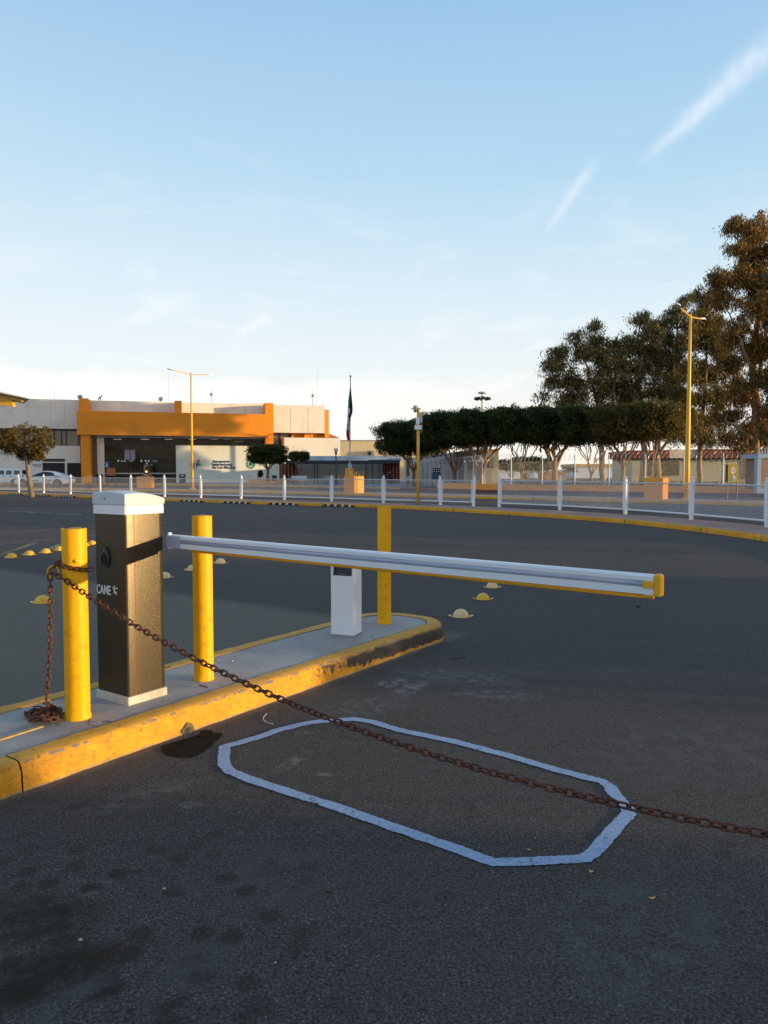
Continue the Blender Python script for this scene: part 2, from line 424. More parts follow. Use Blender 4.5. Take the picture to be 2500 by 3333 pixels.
# asphalt ------------------------------------------------------------
def asphalt(name, stains=True):
    m, w, b = new_mat(name)
    geo = w.n('ShaderNodeNewGeometry'); P = geo.outputs['Position']
    big = w.noise(P, .35, 5, .6)
    mid = w.noise(P, 2.2, 6, .6)
    fine = w.noise(P, 90, 3, .7)
    grit = w.noise(P, 260, 2, .6)
    c = w.mix(w.ramp(big, .3, .7), (.046, .037, .034), (.082, .064, .057))
    # grazing sunlight painted as brown streaks on the far lot, then long dark bands
    st = w.noise(w.mapping(P, scale=(.035, .75, 1), rot=(0, 0, R(4))), 1.6, 5, .6)
    ydep = w.n('ShaderNodeSeparateXYZ'); w.l(P, ydep.inputs[0])
    far = w.ramp(ydep.outputs[1], 13, 19)
    c = w.mix(w.math('MULTIPLY', w.math('MULTIPLY', w.ramp(st, .42, .56), far), .9), c, (.125, .066, .060))
    st2 = w.noise(w.mapping(P, scale=(.05, 2.2, 1), rot=(0, 0, R(-2))), 2.1, 3, .5)
    c = w.mix(w.math('MULTIPLY', w.ramp(st2, .56, .66), .45), c, (.022, .022, .024))
    c = w.mix(w.math('MULTIPLY', w.ramp(mid, .5, .78), .5), c, (.060, .054, .048))
    g2 = w.noise(P, 150, 4, .8)
    c = w.mix(w.ramp(g2, .36, .62), w.mix(.4, c, (.0, .0, .0)), c)
    g3 = w.noise(P, 17, 6, .75)
    c = w.mix(w.ramp(g3, .34, .66), w.mix(.28, c, (.0, .0, .0)), w.mix(.08, c, (.2, .19, .18)))
    c = w.mix(w.ramp(fine, .38, .64), w.mix(.55, c, (.0, .0, .0)), w.mix(.28, c, (.22, .20, .18)))
    c = w.mix(w.math('MULTIPLY', w.ramp(grit, .60, .72), .45), c, (.20, .185, .17))
    # pale aggregate
    vo = w.n('ShaderNodeTexVoronoi', voronoi_dimensions='2D'); w.l(P, vo.inputs['Vector']); vo.inputs['Scale'].default_value = 48
    sp = w.math('MULTIPLY', w.ramp(vo.outputs['Distance'], .13, .07), w.ramp(w.noise(P, 14, 2), .50, .64))
    c = w.mix(w.math('MULTIPLY', sp, .75), c, (.34, .32, .28))
    vo3 = w.n('ShaderNodeTexVoronoi', voronoi_dimensions='2D'); w.l(P, vo3.inputs['Vector']); vo3.inputs['Scale'].default_value = 130
    rc3 = w.n('ShaderNodeSeparateXYZ'); w.l(vo3.outputs['Color'], rc3.inputs[0])
    c = w.mix(w.math('MULTIPLY', w.math('MULTIPLY', w.ramp(vo3.outputs['Distance'], .42, .25), w.ramp(rc3.outputs[0], .90, .94)), .42), c, (.26, .24, .21))
    c = w.mix(w.math('MULTIPLY', w.math('MULTIPLY', w.ramp(vo3.outputs['Distance'], .45, .25), w.ramp(rc3.outputs[1], .84, .90)), .55), c, (.010, .010, .010))
    if stains:
        # dropped oil spots
        vo2 = w.n('ShaderNodeTexVoronoi', voronoi_dimensions='2D'); w.l(w.vmath('ADD', P, w.mapping(P, scale=(0, 0, 0))), vo2.inputs['Vector']); vo2.inputs['Scale'].default_value = 5.5
        dn = w.math('ADD', vo2.outputs['Distance'], w.math('MULTIPLY', w.math('SUBTRACT', w.noise(P, 22, 3), .5), .14))
        zc = GP(480, 3010)
        zd = w.vmath('DISTANCE', P, (zc.x, zc.y, 0))
        zone = w.math('ADD', w.math('MULTIPLY', w.ramp(w.noise(P, 1.1, 3), .5, .62), .45), w.ramp(zd, .95, .35), clamp=True)
        spot = w.math('MULTIPLY', w.ramp(dn, .26, .16), zone)
        c = w.mix(w.math('MULTIPLY', spot, .62), c, (.020, .014, .010))
        vo4 = w.n('ShaderNodeTexVoronoi', voronoi_dimensions='2D'); w.l(P, vo4.inputs['Vector']); vo4.inputs['Scale'].default_value = 15
        dn4 = w.math('ADD', vo4.outputs['Distance'], w.math('MULTIPLY', w.math('SUBTRACT', w.noise(P, 40, 3), .5), .2))
        c = w.mix(w.math('MULTIPLY', w.math('MULTIPLY', w.ramp(dn4, .20, .10), w.ramp(w.noise(P, 3.1, 3), .5, .6)), .55), c, (.018, .013, .010))
        # hairline cracks
        ck = w.n('ShaderNodeTexVoronoi', feature='DISTANCE_TO_EDGE', voronoi_dimensions='2D'); w.l(w.vmath('ADD', P, w.vmath('MULTIPLY', w.n('ShaderNodeTexNoise').outputs[1], (.0, .0, .0))), ck.inputs['Vector']); ck.inputs['Scale'].default_value = .9
        cn = w.math('ADD', ck.outputs['Distance'], w.math('MULTIPLY', w.math('SUBTRACT', w.noise(P, 9, 4), .5), .10))
        c = w.mix(w.math('MULTIPLY', w.math('MULTIPLY', w.ramp(w.math('ABSOLUTE', cn), .0045, .001), w.ramp(w.noise(P, 1.7, 2), .52, .58)), .5), c, (.012, .010, .009))
        def blob(cx, cy, rx, ry, ang, col, st_, ns=15.0, lo=.44, hi=.60, edge=1.0):
            nonlocal c
            q = w.mapping(w.vmath('SUBTRACT', P, (cx, cy, 0)), rot=(0, 0, 0))
            s_ = w.n('ShaderNodeSeparateXYZ'); w.l(q, s_.inputs[0])
            ca, sa = math.cos(ang), math.sin(ang)
            u = w.math('ADD', w.math('MULTIPLY', s_.outputs[0], ca / rx), w.math('MULTIPLY', s_.outputs[1], sa / rx))
            v = w.math('ADD', w.math('MULTIPLY', s_.outputs[0], -sa / ry), w.math('MULTIPLY', s_.outputs[1], ca / ry))
            r2 = w.math('SQRT', w.math('ADD', w.math('MULTIPLY', u, u), w.math('MULTIPLY', v, v)))
            msk = w.math('MULTIPLY', w.ramp(r2, 1.1, .5 if edge else .95), w.ramp(w.noise(P, ns, 6, .7), lo, hi))
            c = w.mix(w.math('MULTIPLY', msk, st_), c, col)
        def gb(px, py, rx, ry, ang, col, st_, **k):
            p = GP(px, py); blob(p.x, p.y, rx, ry, ang, col, st_, **k)
        pale = (.22, .215, .21)
        gb(1275, 2222, .16, .10, R(50), pale, .8)
        gb(1340, 2240, .22, .10, R(60), pale, .75)
        gb(1480, 2200, .55, .20, R(-20), (.15, .15, .15), .6)
        gb(1400, 2200, .75, .28, R(35), (.30, .29, .28), .8, ns=45, lo=.60, hi=.66)
        gb(2250, 2450, .8, .5, R(10), (.10, .095, .09), .5, ns=6)
        gb(2050, 3050, .5, .3, R(40), (.10, .095, .09), .4, ns=7)
        gb(1620, 2260, .35, .13, R(-10), pale, .4)
        gb(1180, 2300, .40, .22, R(30), (.13, .125, .12), .6)
        gb(955, 2480, .16, .05, R(60), pale, .6, ns=25)
        gb(1055, 2520, .05, .03, 0, pale, .7, ns=25)
        gb(990, 2385, .07, .03, 0, pale, .7, ns=25)
        gb(470, 2590, .3, .12, R(40), (.14, .13, .12), .5)
        gb(620, 2620, .07, .04, 0, pale, .5, ns=25)
        gb(300, 2900, .10, .03, R(60), pale, .4, ns=20)
        gb(600, 2425, .19, .11, R(20), (.030, .025, .021), .7, ns=20, lo=.25, hi=.5)
        gb(1850, 2180, .7, .25, 0, (.075, .07, .065), .7, ns=4)
        gb(170, 3170, .24, .15, R(30), (.016, .012, .006), .88, ns=10, lo=.22, hi=.5)
        gb(400, 3085, .13, .04, R(20), (.026, .016, .009), .7, ns=18, lo=.35, hi=.55)
        gb(70, 2990, .30, .18, 0, (.020, .015, .007), .8, ns=9, lo=.3, hi=.55)
        gb(560, 3270, .06, .03, R(40), (.02, .016, .013), .7, ns=20, lo=.2, hi=.5)
        gb(295, 2892, .045, .03, 0, (.024, .016, .012), .7, ns=20, lo=.2, hi=.5)
        gb(445, 2835, .03, .018, 0, (.024, .016, .012), .7, ns=20, lo=.1, hi=.4)
        gb(340, 3235, .07, .03, R(30), (.02, .015, .01), .7, ns=20, lo=.2, hi=.5)
        gb(250, 3250, .25, .07, R(50), (.08, .08, .085), .5, ns=6)
        gb(620, 3140, .25, .1, R(40), (.07, .065, .068), .5, ns=6)
        gb(850, 2850, .4, .3, 0, (.075, .065, .06), .6, ns=6)
        # dusty gravel strip along the island kerb
        nx, ny = .819, -.573
        s2 = w.n('ShaderNodeSeparateXYZ'); w.l(P, s2.inputs[0])
        bb = w.math('ADD', w.math('MULTIPLY', s2.outputs[0], nx), w.math('MULTIPLY', s2.outputs[1], ny))
        wob = w.math('MULTIPLY', w.math('SUBTRACT', w.noise(P, 7, 4), .5), .10)
        dk = w.math('SUBTRACT', w.math('ADD', bb, wob), -3.37)
        aa = w.math('ADD', w.math('MULTIPLY', s2.outputs[0], .573), w.math('MULTIPLY', s2.outputs[1], .819))
        edge_ = w.math('MULTIPLY', w.ramp(dk, .07, .0), w.ramp(aa, 6.2, 5.9))
        edge_ = w.math('MULTIPLY', edge_, w.ramp(w.noise(P, 60, 3), .3, .55))
        c = w.mix(w.math('MULTIPLY', edge_, .75), c, (.22, .185, .13))
        edge2 = w.math('MULTIPLY', w.ramp(dk, .35, .0), w.ramp(aa, 6.2, 5.9))
        c = w.mix(w.math('MULTIPLY', edge2, .35), c, (.10, .09, .08))
    w.l(c, b.inputs['Base Color'])
    b.inputs['Roughness'].default_value = .9
    b.inputs['Specular IOR Level'].default_value = .25
    h = w.math('ADD', w.math('ADD', w.math('MULTIPLY', fine, .35), w.math('MULTIPLY', g2, .7)), w.math('MULTIPLY', grit, .6))
    bn = w.n('ShaderNodeBump'); bn.inputs['Strength'].default_value = .35; bn.inputs['Distance'].default_value = .005
    w.l(h, bn.inputs['Height']); w.l(bn.outputs[0], b.inputs['Normal'])
    return m
M['asphalt'] = asphalt('asphalt')
M['asphalt_back'] = asphalt('asphalt_back', False)

def kerb_paint(name, wear=True):
    m, w, b = new_mat(name)
    geo = w.n('ShaderNodeNewGeometry'); P = geo.outputs['Position']
    s = w.n('ShaderNodeSeparateXYZ'); w.l(P, s.inputs[0])
    n1 = w.noise(P, 9 if wear else 1.5, 6, .65)
    c = w.mix(w.ramp(n1, .3, .7), (.56, .24, .003), (.82, .37, .003))
    nz = w.n('ShaderNodeSeparateXYZ'); w.l(geo.outputs['Normal'], nz.inputs[0])
    topm = w.ramp(nz.outputs[2], .5, .9)
    c = w.mix(w.math('MULTIPLY', topm, .45), c, (.36, .24, .05))      # dust lying on the flat
    cr = w.noise(w.mapping(P, scale=(1, 1, 1)), 26 if wear else 3, 6, .75, 1.2)
    c = w.mix(w.math('MULTIPLY', w.ramp(cr, .57, .64), .75), c, (.10, .06, .02))
    if wear:
        aa = w.math('ADD', w.math('MULTIPLY', s.outputs[0], .573), w.math('MULTIPLY', s.outputs[1], .819))
        tyre = w.ramp(aa, 3.6, 5.5, 0.0, .85)
        band = w.ramp(w.math('ABSOLUTE', w.math('SUBTRACT', s.outputs[2], .090)), .085, .02)
        sc_ = w.noise(P, 16, 6, .75, .6)
        tm = w.math('MULTIPLY', w.ramp(w.math('ADD', sc_, w.math('MULTIPLY', tyre, band)), .68, .80), w.ramp(nz.outputs[2], .8, .4))
        c = w.mix(tm, c, (.035, .030, .026))
        # chipped arris
        ed = w.math('MULTIPLY', w.ramp(w.math('ABSOLUTE', w.math('SUBTRACT', s.outputs[2], .130)), .011, .004), w.ramp(w.noise(P, 11, 4, .7), .47, .56))
        ed = w.math('MULTIPLY', ed, w.ramp(nz.outputs[2], .96, .8))
        c = w.mix(ed, c, (.20, .17, .14))
        # bare toe
        toe = w.ramp(w.math('ADD', s.outputs[2], w.math('MULTIPLY', w.math('SUBTRACT', w.noise(P, 30, 4), .5), .03)), .016, .004)
        c = w.mix(w.math('MULTIPLY', toe, .8), c, (.24, .20, .14))
        pz = w.noise(P, 5, 5, .7)
        c = w.mix(w.math('MULTIPLY', w.ramp(pz, .66, .69), .8), c, (.18, .15, .12))
        # scraped streaks along the face
        sk = w.noise(w.mapping(P, scale=(1, 1, 5), rot=(0, 0, R(-55))), 18, 5, .8, 1.8)
        c = w.mix(w.math('MULTIPLY', w.math('MULTIPLY', w.ramp(sk, .56, .60), w.ramp(sk, .66, .62)), w.math('MULTIPLY', w.ramp(nz.outputs[2], .8, .4), .8)), c, (.16, .07, .01))
        gr = w.noise(P, 3.2, 5, .7)
        c = w.mix(w.math('MULTIPLY', w.ramp(gr, .5, .68), w.math('MULTIPLY', w.ramp(nz.outputs[2], .8, .4), .5)), c, (.26, .15, .02))
    w.l(c, b.inputs['Base Color']); b.inputs['Roughness'].default_value = .7
    bn = w.n('ShaderNodeBump'); bn.inputs['Strength'].default_value = .7; bn.inputs['Distance'].default_value = .008
    w.l(w.math('ADD', n1, w.math('MULTIPLY', cr, .7)), bn.inputs['Height']); w.l(bn.outputs[0], b.inputs['Normal'])
    return m
M['kerb'] = kerb_paint('kerb_yellow')
M['kerb_far'] = kerb_paint('kerb_yellow_far', False)

def concrete(name, col, sc=1.0, stain=(.10, .09, .085)):
    m, w, b = new_mat(name)
    geo = w.n('ShaderNodeNewGeometry'); P = geo.outputs['Position']
    n1 = w.noise(P, 2.5 * sc, 6, .6); n2 = w.noise(P, 60 * sc, 4, .7)
    c = w.mix(w.ramp(n1, .3, .7), tuple(x * .72 for x in col), tuple(x * 1.12 for x in col))
    c = w.mix(w.math('MULTIPLY', w.ramp(n2, .5, .8), .5), c, tuple(x * .55 for x in col))
    n3 = w.noise(P, 6 * sc, 6, .75)
    c = w.mix(w.math('MULTIPLY', w.ramp(n3, .58, .75), .5), c, stain)
    c = w.mix(w.math('MULTIPLY', w.ramp(w.noise(P, 26 * sc, 3, .6), .68, .72), .6), c, (.05, .045, .04))
    w.l(c, b.inputs['Base Color']); b.inputs['Roughness'].default_value = .9
    bn = w.n('ShaderNodeBump'); bn.inputs['Strength'].default_value = .4; bn.inputs['Distance'].default_value = .006
    w.l(n2, bn.inputs['Height']); w.l(bn.outputs[0], b.inputs['Normal'])
    return m
M['concrete'] = concrete('island_concrete', (.34, .325, .31))
M['pavement'] = concrete('pavement_pinkish', (.38, .235, .19), .4)
M['pavement_grey'] = concrete('pavement_grey', (.20, .21, .24), .3)
M['dry_ground'] = concrete('dry_ground', (.40, .27, .2), .1)

def rust():
    m, w, b = new_mat('rusty_iron')
    tc = w.n('ShaderNodeNewGeometry').outputs['Position']
    n = w.noise(tc, 70, 6, .7); n2 = w.noise(tc, 12, 4)
    c = w.mix(w.ramp(n, .3, .7), (.030, .014, .010), (.17, .052, .026))
    c = w.mix(w.math('MULTIPLY', w.ramp(n2, .5, .7), .5), c, (.21, .075, .035))
    w.l(c, b.inputs['Base Color']); b.inputs['Roughness'].default_value = .72; b.inputs['Metallic'].default_value = .25
    bn = w.n('ShaderNodeBump'); bn.inputs['Strength'].default_value = .5; bn.inputs['Distance'].default_value = .002
    w.l(n, bn.inputs['Height']); w.l(bn.outputs[0], b.inputs['Normal'])
    return m
M['rust'] = rust()

def cabinet_paint():
    m, w, b = new_mat('cabinet_textured_paint')
    tc = w.n('ShaderNodeTexCoord').outputs['Object']
    vo = w.n('ShaderNodeTexVoronoi'); w.l(tc, vo.inputs['Vector']); vo.inputs['Scale'].default_value = 380
    n = w.noise(tc, 300, 3, .7)
    c = w.mix(w.ramp(n, .30, .70), (.040, .035, .030), (.135, .102, .060))
    w.l(c, b.inputs['Base Color']); b.inputs['Metallic'].default_value = .65
    b.inputs['Roughness'].default_value = .26
    bn = w.n('ShaderNodeBump'); bn.inputs['Strength'].default_value = .38; bn.inputs['Distance'].default_value = .0009
    w.l(w.math('ADD', vo.outputs['Distance'], n), bn.inputs['Height']); w.l(bn.outputs[0], b.inputs['Normal'])
    return m
M['cabinet'] = cabinet_paint()

def worn_line(name, col, lo=.36, hi=.46, sc=60):
    m, w, b = new_mat(name)
    P = w.n('ShaderNodeNewGeometry').outputs['Position']
    n = w.math('ADD', w.math('MULTIPLY', w.noise(P, sc, 5, .75), .7), w.math('MULTIPLY', w.noise(P, sc * .12, 3), .3))
    c = w.mix(w.ramp(w.noise(P, sc * .5, 4), .3, .7), tuple(x * .8 for x in col), col)
    w.l(c, b.inputs['Base Color']); b.inputs['Roughness'].default_value = .75
    tr = w.n('ShaderNodeBsdfTransparent'); mx = w.n('ShaderNodeMixShader')
    w.l(w.ramp(n, lo, hi), mx.inputs[0]); w.l(tr.outputs[0], mx.inputs[1]); w.l(b.outputs[0], mx.inputs[2])
    w.l(mx.outputs[0], m.node_tree.nodes['Material Output'].inputs[0])
    return m
M['loop_line'] = worn_line('worn_blue_white_paint', (.29, .38, .54), .35, .44, 90)
M['lot_line'] = worn_line('worn_white_lot_paint', (.30, .27, .25), .40, .58, 8)
M['lot_line_yellow'] = worn_line('worn_yellow_lot_paint', (.24, .20, .07), .38, .52, 8)

# ------------------------------------------------------------------ island frame
A = Vector((.573, .8195, 0)); B = Vector((.8195, -.573, 0))
def AB(a, b, z=0.0): return A * a + B * b + Vector((0, 0, z))

# ================================================================== SETTING
def sheet(name, poly, z, mat, thick=0.0):
    mb = MB()
    if thick: mb.prism([(p[0], p[1]) for p in poly], z - thick, z)
    else: mb.add([(p[0], p[1], z) for p in poly], [tuple(range(len(poly)))])
    o = mb.build(name, mat); tag(o, kind='structure'); return o

g = MB(); g.add([(-900, -300, 0), (900, -300, 0), (900, 1500, 0), (-900, 1500, 0)], [(0, 1, 2, 3)])
tag(g.build('ground', M['asphalt']), kind='structure')

def resample(pts, step):
    pts = [Vector(p) for p in pts]; out = [pts[0]]
    for a, b in zip(pts[:-1], pts[1:]):
        n = max(1, int((b - a).length / step))
        for i in range(1, n + 1): out.append(a.lerp(b, i / n))
    return out
def spline(pts, n=8):
    P = [Vector(p) for p in pts]; out = []
    for i in range(len(P) - 1):
        p0, p1, p2, p3 = P[max(i - 1, 0)], P[i], P[i + 1], P[min(i + 2, len(P) - 1)]
        for k in range(n):
            t = k / n
            out.append(.5 * ((2 * p1) + (-p0 + p2) * t + (2 * p0 - 5 * p1 + 4 * p2 - p3) * t * t + (-p0 + 3 * p1 - 3 * p2 + p3) * t ** 3))
    out.append(P[-1]); return out
def offset_path(pts, d):
    out = []
    for i, p in enumerate(pts):
        t = (pts[min(i + 1, len(pts) - 1)] - pts[max(i - 1, 0)]); t.z = 0; t.normalize()
        out.append(p + Vector((-t.y, t.x, 0)) * d)
    return out
def band(name, pts, d0, d1, z, mat, skirt=None):
    a = offset_path(pts, d0); b = offset_path(pts, d1); mb = MB()
    n = len(pts)
    vs = [(p.x, p.y, z) for p in a] + [(p.x, p.y, z) for p in b]
    mb.add(vs, [(i, i + 1, n + i + 1, n + i) for i in range(n - 1)])
    if skirt is not None:
        mb.add([(p.x, p.y, z) for p in b] + [(p.x, p.y, skirt) for p in b], [(i, i + 1, n + i + 1, n + i) for i in range(n - 1)])
    return tag(mb.build(name, mat), kind='structure')
def kerb_strip(name, pts, mat, h=.13, w=.15, jit=.004, noise_s=1.5):
    """kerb swept along pts; the face is on the right-hand side of the path, the body to its left"""
    prof = [(0, -.02), (.004, h * .45), (.010, h * .85), (.022, h * .96), (.04, h), (w, h), (w, h - .03)]
    rings = []
    offs = [offset_path(pts, d) for d, _ in prof]
    for i in range(len(pts)):
        ring = []
        for k, (d, z) in enumerate(prof):
            p = offs[k][i]
            j = mnoise.noise(Vector((p.x, p.y, z)) * noise_s * 8) * jit + mnoise.noise(Vector((p.x, p.y, z)) * noise_s) * jit
            ring.append(Vector((p.x, p.y, z)) + (p - offs[0][i]).normalized() * (j if k else 0) + Vector((0, 0, j * .5 if 0 < k < 6 else 0)))
        rings.append(ring)
    mb = MB(); mb.smooth = True; mb.loft(rings, closed=False)
    o = mb.build(name, mat, smooth=True)
    return tag(o, kind='structure')

# the long kerb and pavement that carry the low white fence
KP = [(-2600, 1590), (-1200, 1596), (-400, 1603), (0, 1609), (300, 1622), (550, 1631), (800, 1640), (1200, 1652), (1400, 1661.5), (1600, 1673), (1800, 1686), (2000, 1701.5), (2100, 1711.5), (2300, 1735), (2500, 1764), (2700, 1800), (2950, 1860)]
kpts = resample(spline([GP(x, y) for x, y in KP], 6), .4)
PAV = .13
kerb_strip('kerb', kpts, M['kerb_far'], PAV, .16, .006, 1.2)
band('pavement', kpts, .155, 1.95, PAV - .004, M['pavement'], skirt=0)
# thin dark joints across the pavement
jm = MB(); ko = offset_path(kpts, .17); ki = offset_path(kpts, 1.94)
acc = 0
for i in range(1, len(kpts)):
    acc += (kpts[i] - kpts[i - 1]).length
    if acc > 3.0:
        acc = 0
        a_, b_ = ko[i], ki[i]; t = (b_ - a_).normalized(); nrm = Vector((-t.y, t.x, 0))
        jm.add([(a_ + nrm * .012).to_tuple()[:2] + (PAV,), (b_ + nrm * .012).to_tuple()[:2] + (PAV,), (b_ - nrm * .012).to_tuple()[:2] + (PAV,), (a_ - nrm * .012).to_tuple()[:2] + (PAV,)], [(0, 1, 2, 3)])
tag(jm.build('pavement_joint', M['dark_void']), kind='structure')

# median behind the fence
MP = [(-2500, 1588), (-700, 1591), (0, 1595), (400, 1598.5), (800, 1605), (1200, 1614.5), (1600, 1624.5), (2100, 1637), (2500, 1648), (2900, 1661)]
mpts = resample(spline([GP(x, y) for x, y in MP], 6), 1.0)
kerb_strip('kerb', mpts, M['kerb_far'], .13, .16, .006, .8)
band('pavement', mpts, .155, 3.3, .126, M['pavement'])
kerb_strip('kerb', list(reversed(offset_path(mpts, 3.46))), M['kerb_far'], .13, .16, .006, .8)

# forecourt in front of the terminal: kerb, grey pavement
FP = [(-2500, 1572), (-700, 1574), (0, 1576.5), (400, 1578.5), (800, 1583), (1080, 1587.5), (1300, 1591.5)]
fpts = resample(spline([GP(x, y) for x, y in FP], 6), 1.5)
kerb_strip('kerb', fpts, M['kerb_far'], .13, .16, .006, .8)
band('forecourt_pavement', fpts, .155, 40, .126, M['pavement_grey'])
RP = [(1300, 1591.5), (1450, 1596), (1600, 1600.5), (1820, 1604), (2100, 1608), (2450, 1613), (2900, 1622)]
rpts = resample(spline([GP(x, y) for x, y in RP], 6), 1.0)
kerb_strip('kerb', rpts, M['red_kerb'], .13, .16, .006, .8)
band('pavement', rpts, .155, 1.4, .126, M['pavement'])
# dry plot behind the security fence
LW = offset_path(rpts, 1.4)
band('dry_ground', rpts, 1.4, 160, .02, M['dry_ground'])

# hills at the far horizon
hm = MB(); hp = []
for i in range(121):
    x = -900 + i * 18; h = 6 + 16 * max(0, mnoise.noise(Vector((x * .006, 3.1, 0))) + .25)
    hp.append((x, h))
rings = []
for (x, h) in hp: rings.append([Vector((x, 1180, -2)), Vector((x, 1200, h * .6)), Vector((x, 1240, h)), Vector((x, 1300, h * .9)), Vector((x, 1400, -2))])
hm.smooth = True; hm.loft(rings, closed=False)
tag(hm.build('hills', M['hill']), kind='structure')

# ---- barrier island
TOPZ = .142
BN, BF, AC = -3.370, -4.325, 5.57
bc = (BN + BF) / 2; rr = (BN - BF) / 2
def island_path(a_from, a_to_far=None):
    pts = []
    a = a_from
    while a < AC: pts.append(AB(a, BN)); a += .02
    for i in range(0, 61):
        th = -PI / 2 + PI * i / 60          # from near side round the tip
        c_, s_ = math.cos(th), -math.sin(th)
        k = 1.0 + .06 * abs(math.sin(2 * th)) # slightly squared nose
        pts.append(AB(AC + rr * c_ * k, bc + rr * s_ * k))
    a = AC - .02
    while a > -2: pts.append(AB(a, BF)); a -= .02
    return pts
ip = island_path(1.868)
def near_kerb(name, pts, parent=None):
    prof = [(-.006, -.02), (0, .0), (.004, .05), (.008, .09), (.016, .118), (.026, .133), (.042, TOPZ), (.10, TOPZ + .001), (.150, TOPZ), (.156, .10)]
    offs = [offset_path(pts, d) for d, _ in prof]; rings = []
    for i in range(len(pts)):
        ring = []
        for k, (d, z) in enumerate(prof):
            p = offs[k][i]; q = Vector((p.x, p.y, z))
            j = mnoise.noise(q * 9) * .006 + mnoise.noise(q * 40) * .0025
            if k in (4, 5): j += -abs(mnoise.noise(q * 22 + Vector((7, 0, 0)))) * .010
            dr = (offs[8][i] - offs[0][i]).normalized()
            ring.append(q + dr * (-j if k < 8 else j * .5) + Vector((0, 0, j * .35 if k >= 4 and k < 9 else 0)))
        rings.append(ring)
    mb = MB(); mb.smooth = True; mb.loft(rings, closed=False)
    return mb
mb = near_kerb('island_kerb', ip)
tag(mb.build('island_kerb', M['kerb'], smooth=True), kind='structure')
ip2 = []
a = -2.0
while a <= 1.862: ip2.append(AB(a, BN)); a += .02
tag(near_kerb('k', ip2).build('island_kerb', M['kerb'], smooth=True), kind='structure')
jj = MB(); jj.box(AB(1.865, BN - .08, .06), (.13, .012, .11), ax=B, ay=A)
tag(jj.build('kerb_joint', M['dark_void']), kind='structure')
inner = offset_path(ip, .150)
poly = [AB(-2, BN - .15)] + inner + [AB(-2, BF + .15)]
sl = MB(); sl.add([(p.x, p.y, TOPZ - .004) for p in poly], [tuple(range(len(poly)))])
tag(sl.build('island_slab', M['concrete']), kind='structure')
# expansion joint round the slab and a sawn crack
cm = MB()
def groove(pts, w, z, mb_, jit=0.0):
    pts = resample(pts, .03)
    L = []; Rr = []
    for i, p in enumerate(pts):
        t = (pts[min(i + 1, len(pts) - 1)] - pts[max(i - 1, 0)]).normalized(); n_ = Vector((-t.y, t.x, 0))
        j = mnoise.noise(p * 23) * jit; ww = w * (.6 + .8 * abs(mnoise.noise(p * 31)))
        L.append(p + n_ * (j + ww / 2)); Rr.append(p + n_ * (j - ww / 2))
    n = len(pts)
    mb_.add([(p.x, p.y, z) for p in L] + [(p.x, p.y, z) for p in Rr], [(i, i + 1, n + i + 1, n + i) for i in range(n - 1)])
groove(offset_path(ip, .158), .006, TOPZ - .001, cm, .003)
groove([AB(4.9, -3.53), AB(5.05, -3.66), AB(5.35, -3.63), AB(5.45, -3.55)], .004, TOPZ - .001, cm, .01)
groove([AB(2.42, -3.68), AB(2.36, -3.60), AB(2.37, -3.53)], .005, TOPZ - .001, cm, .01)
tag(cm.build('slab_crack', M['dark_void']), kind='structure')
# old timber form strip and service cover edge near the first post
tm = MB()
p0, p1 = GP(-60, 2425, TOPZ), GP(138, 2363, TOPZ)
t = (p1 - p0).normalized(); nrm = Vector((-t.y, t.x, 0))
tm.box((p0 + p1) / 2 + Vector((0, 0, -.001)), ((p1 - p0).length, .026, .008), ax=t, ay=nrm)
tag(tm.build('timber_strip', pmat('old_timber', (.42, .27, .10), .85, var=.25, vscale=30)), 'worn timber strip set flush in the island concrete beside the rusty chain pile', 'timber strip')

# wet patch at the weep hole of the kerb
wp = [(1080, 480), (1130, 462), (1180, 450), (1260, 425), (1340, 402), (1352, 372), (1400, 366), (1432, 372), (1435, 392), (1480, 386), (1504, 392), (1490, 415), (1460, 442), (1420, 480), (1380, 512), (1330, 540), (1280, 556), (1225, 556), (1170, 550), (1125, 535), (1095, 515)]
wm, w_, b_ = new_mat('damp_asphalt')
Pn = w_.n('ShaderNodeNewGeometry').outputs['Position']
w_.l(w_.mix(w_.ramp(w_.noise(Pn, 14, 5), .35, .7), (.012, .011, .009), (.028, .022, .016)), b_.inputs['Base Color'])
b_.inputs['Roughness'].default_value = .95; b_.inputs['Specular IOR Level'].default_value = .05
bn = w_.n('ShaderNodeBump'); bn.inputs['Strength'].default_value = .4; bn.inputs['Distance'].default_value = .004
w_.l(w_.noise(Pn, 90, 3), bn.inputs['Height']); w_.l(bn.outputs[0], b_.inputs['Normal'])
pts = [GP(x / 2.074, 2200 + y / 2.074) for x, y in wp]
pp = resample(pts + [pts[0]], .01)[:-1]
pp = [p + Vector((mnoise.noise(p * 40), mnoise.noise(p * 40 + Vector((5, 5, 5))), 0)) * .007 + Vector((mnoise.noise(p * 130), mnoise.noise(p * 130 + Vector((3, 3, 3))), 0)) * .006 for p in pp]
wb = MB(); wb.add([(p.x, p.y, .004) for p in pp], [tuple(range(len(pp)))])
tag(wb.build('wet_patch', wm), kind='structure')
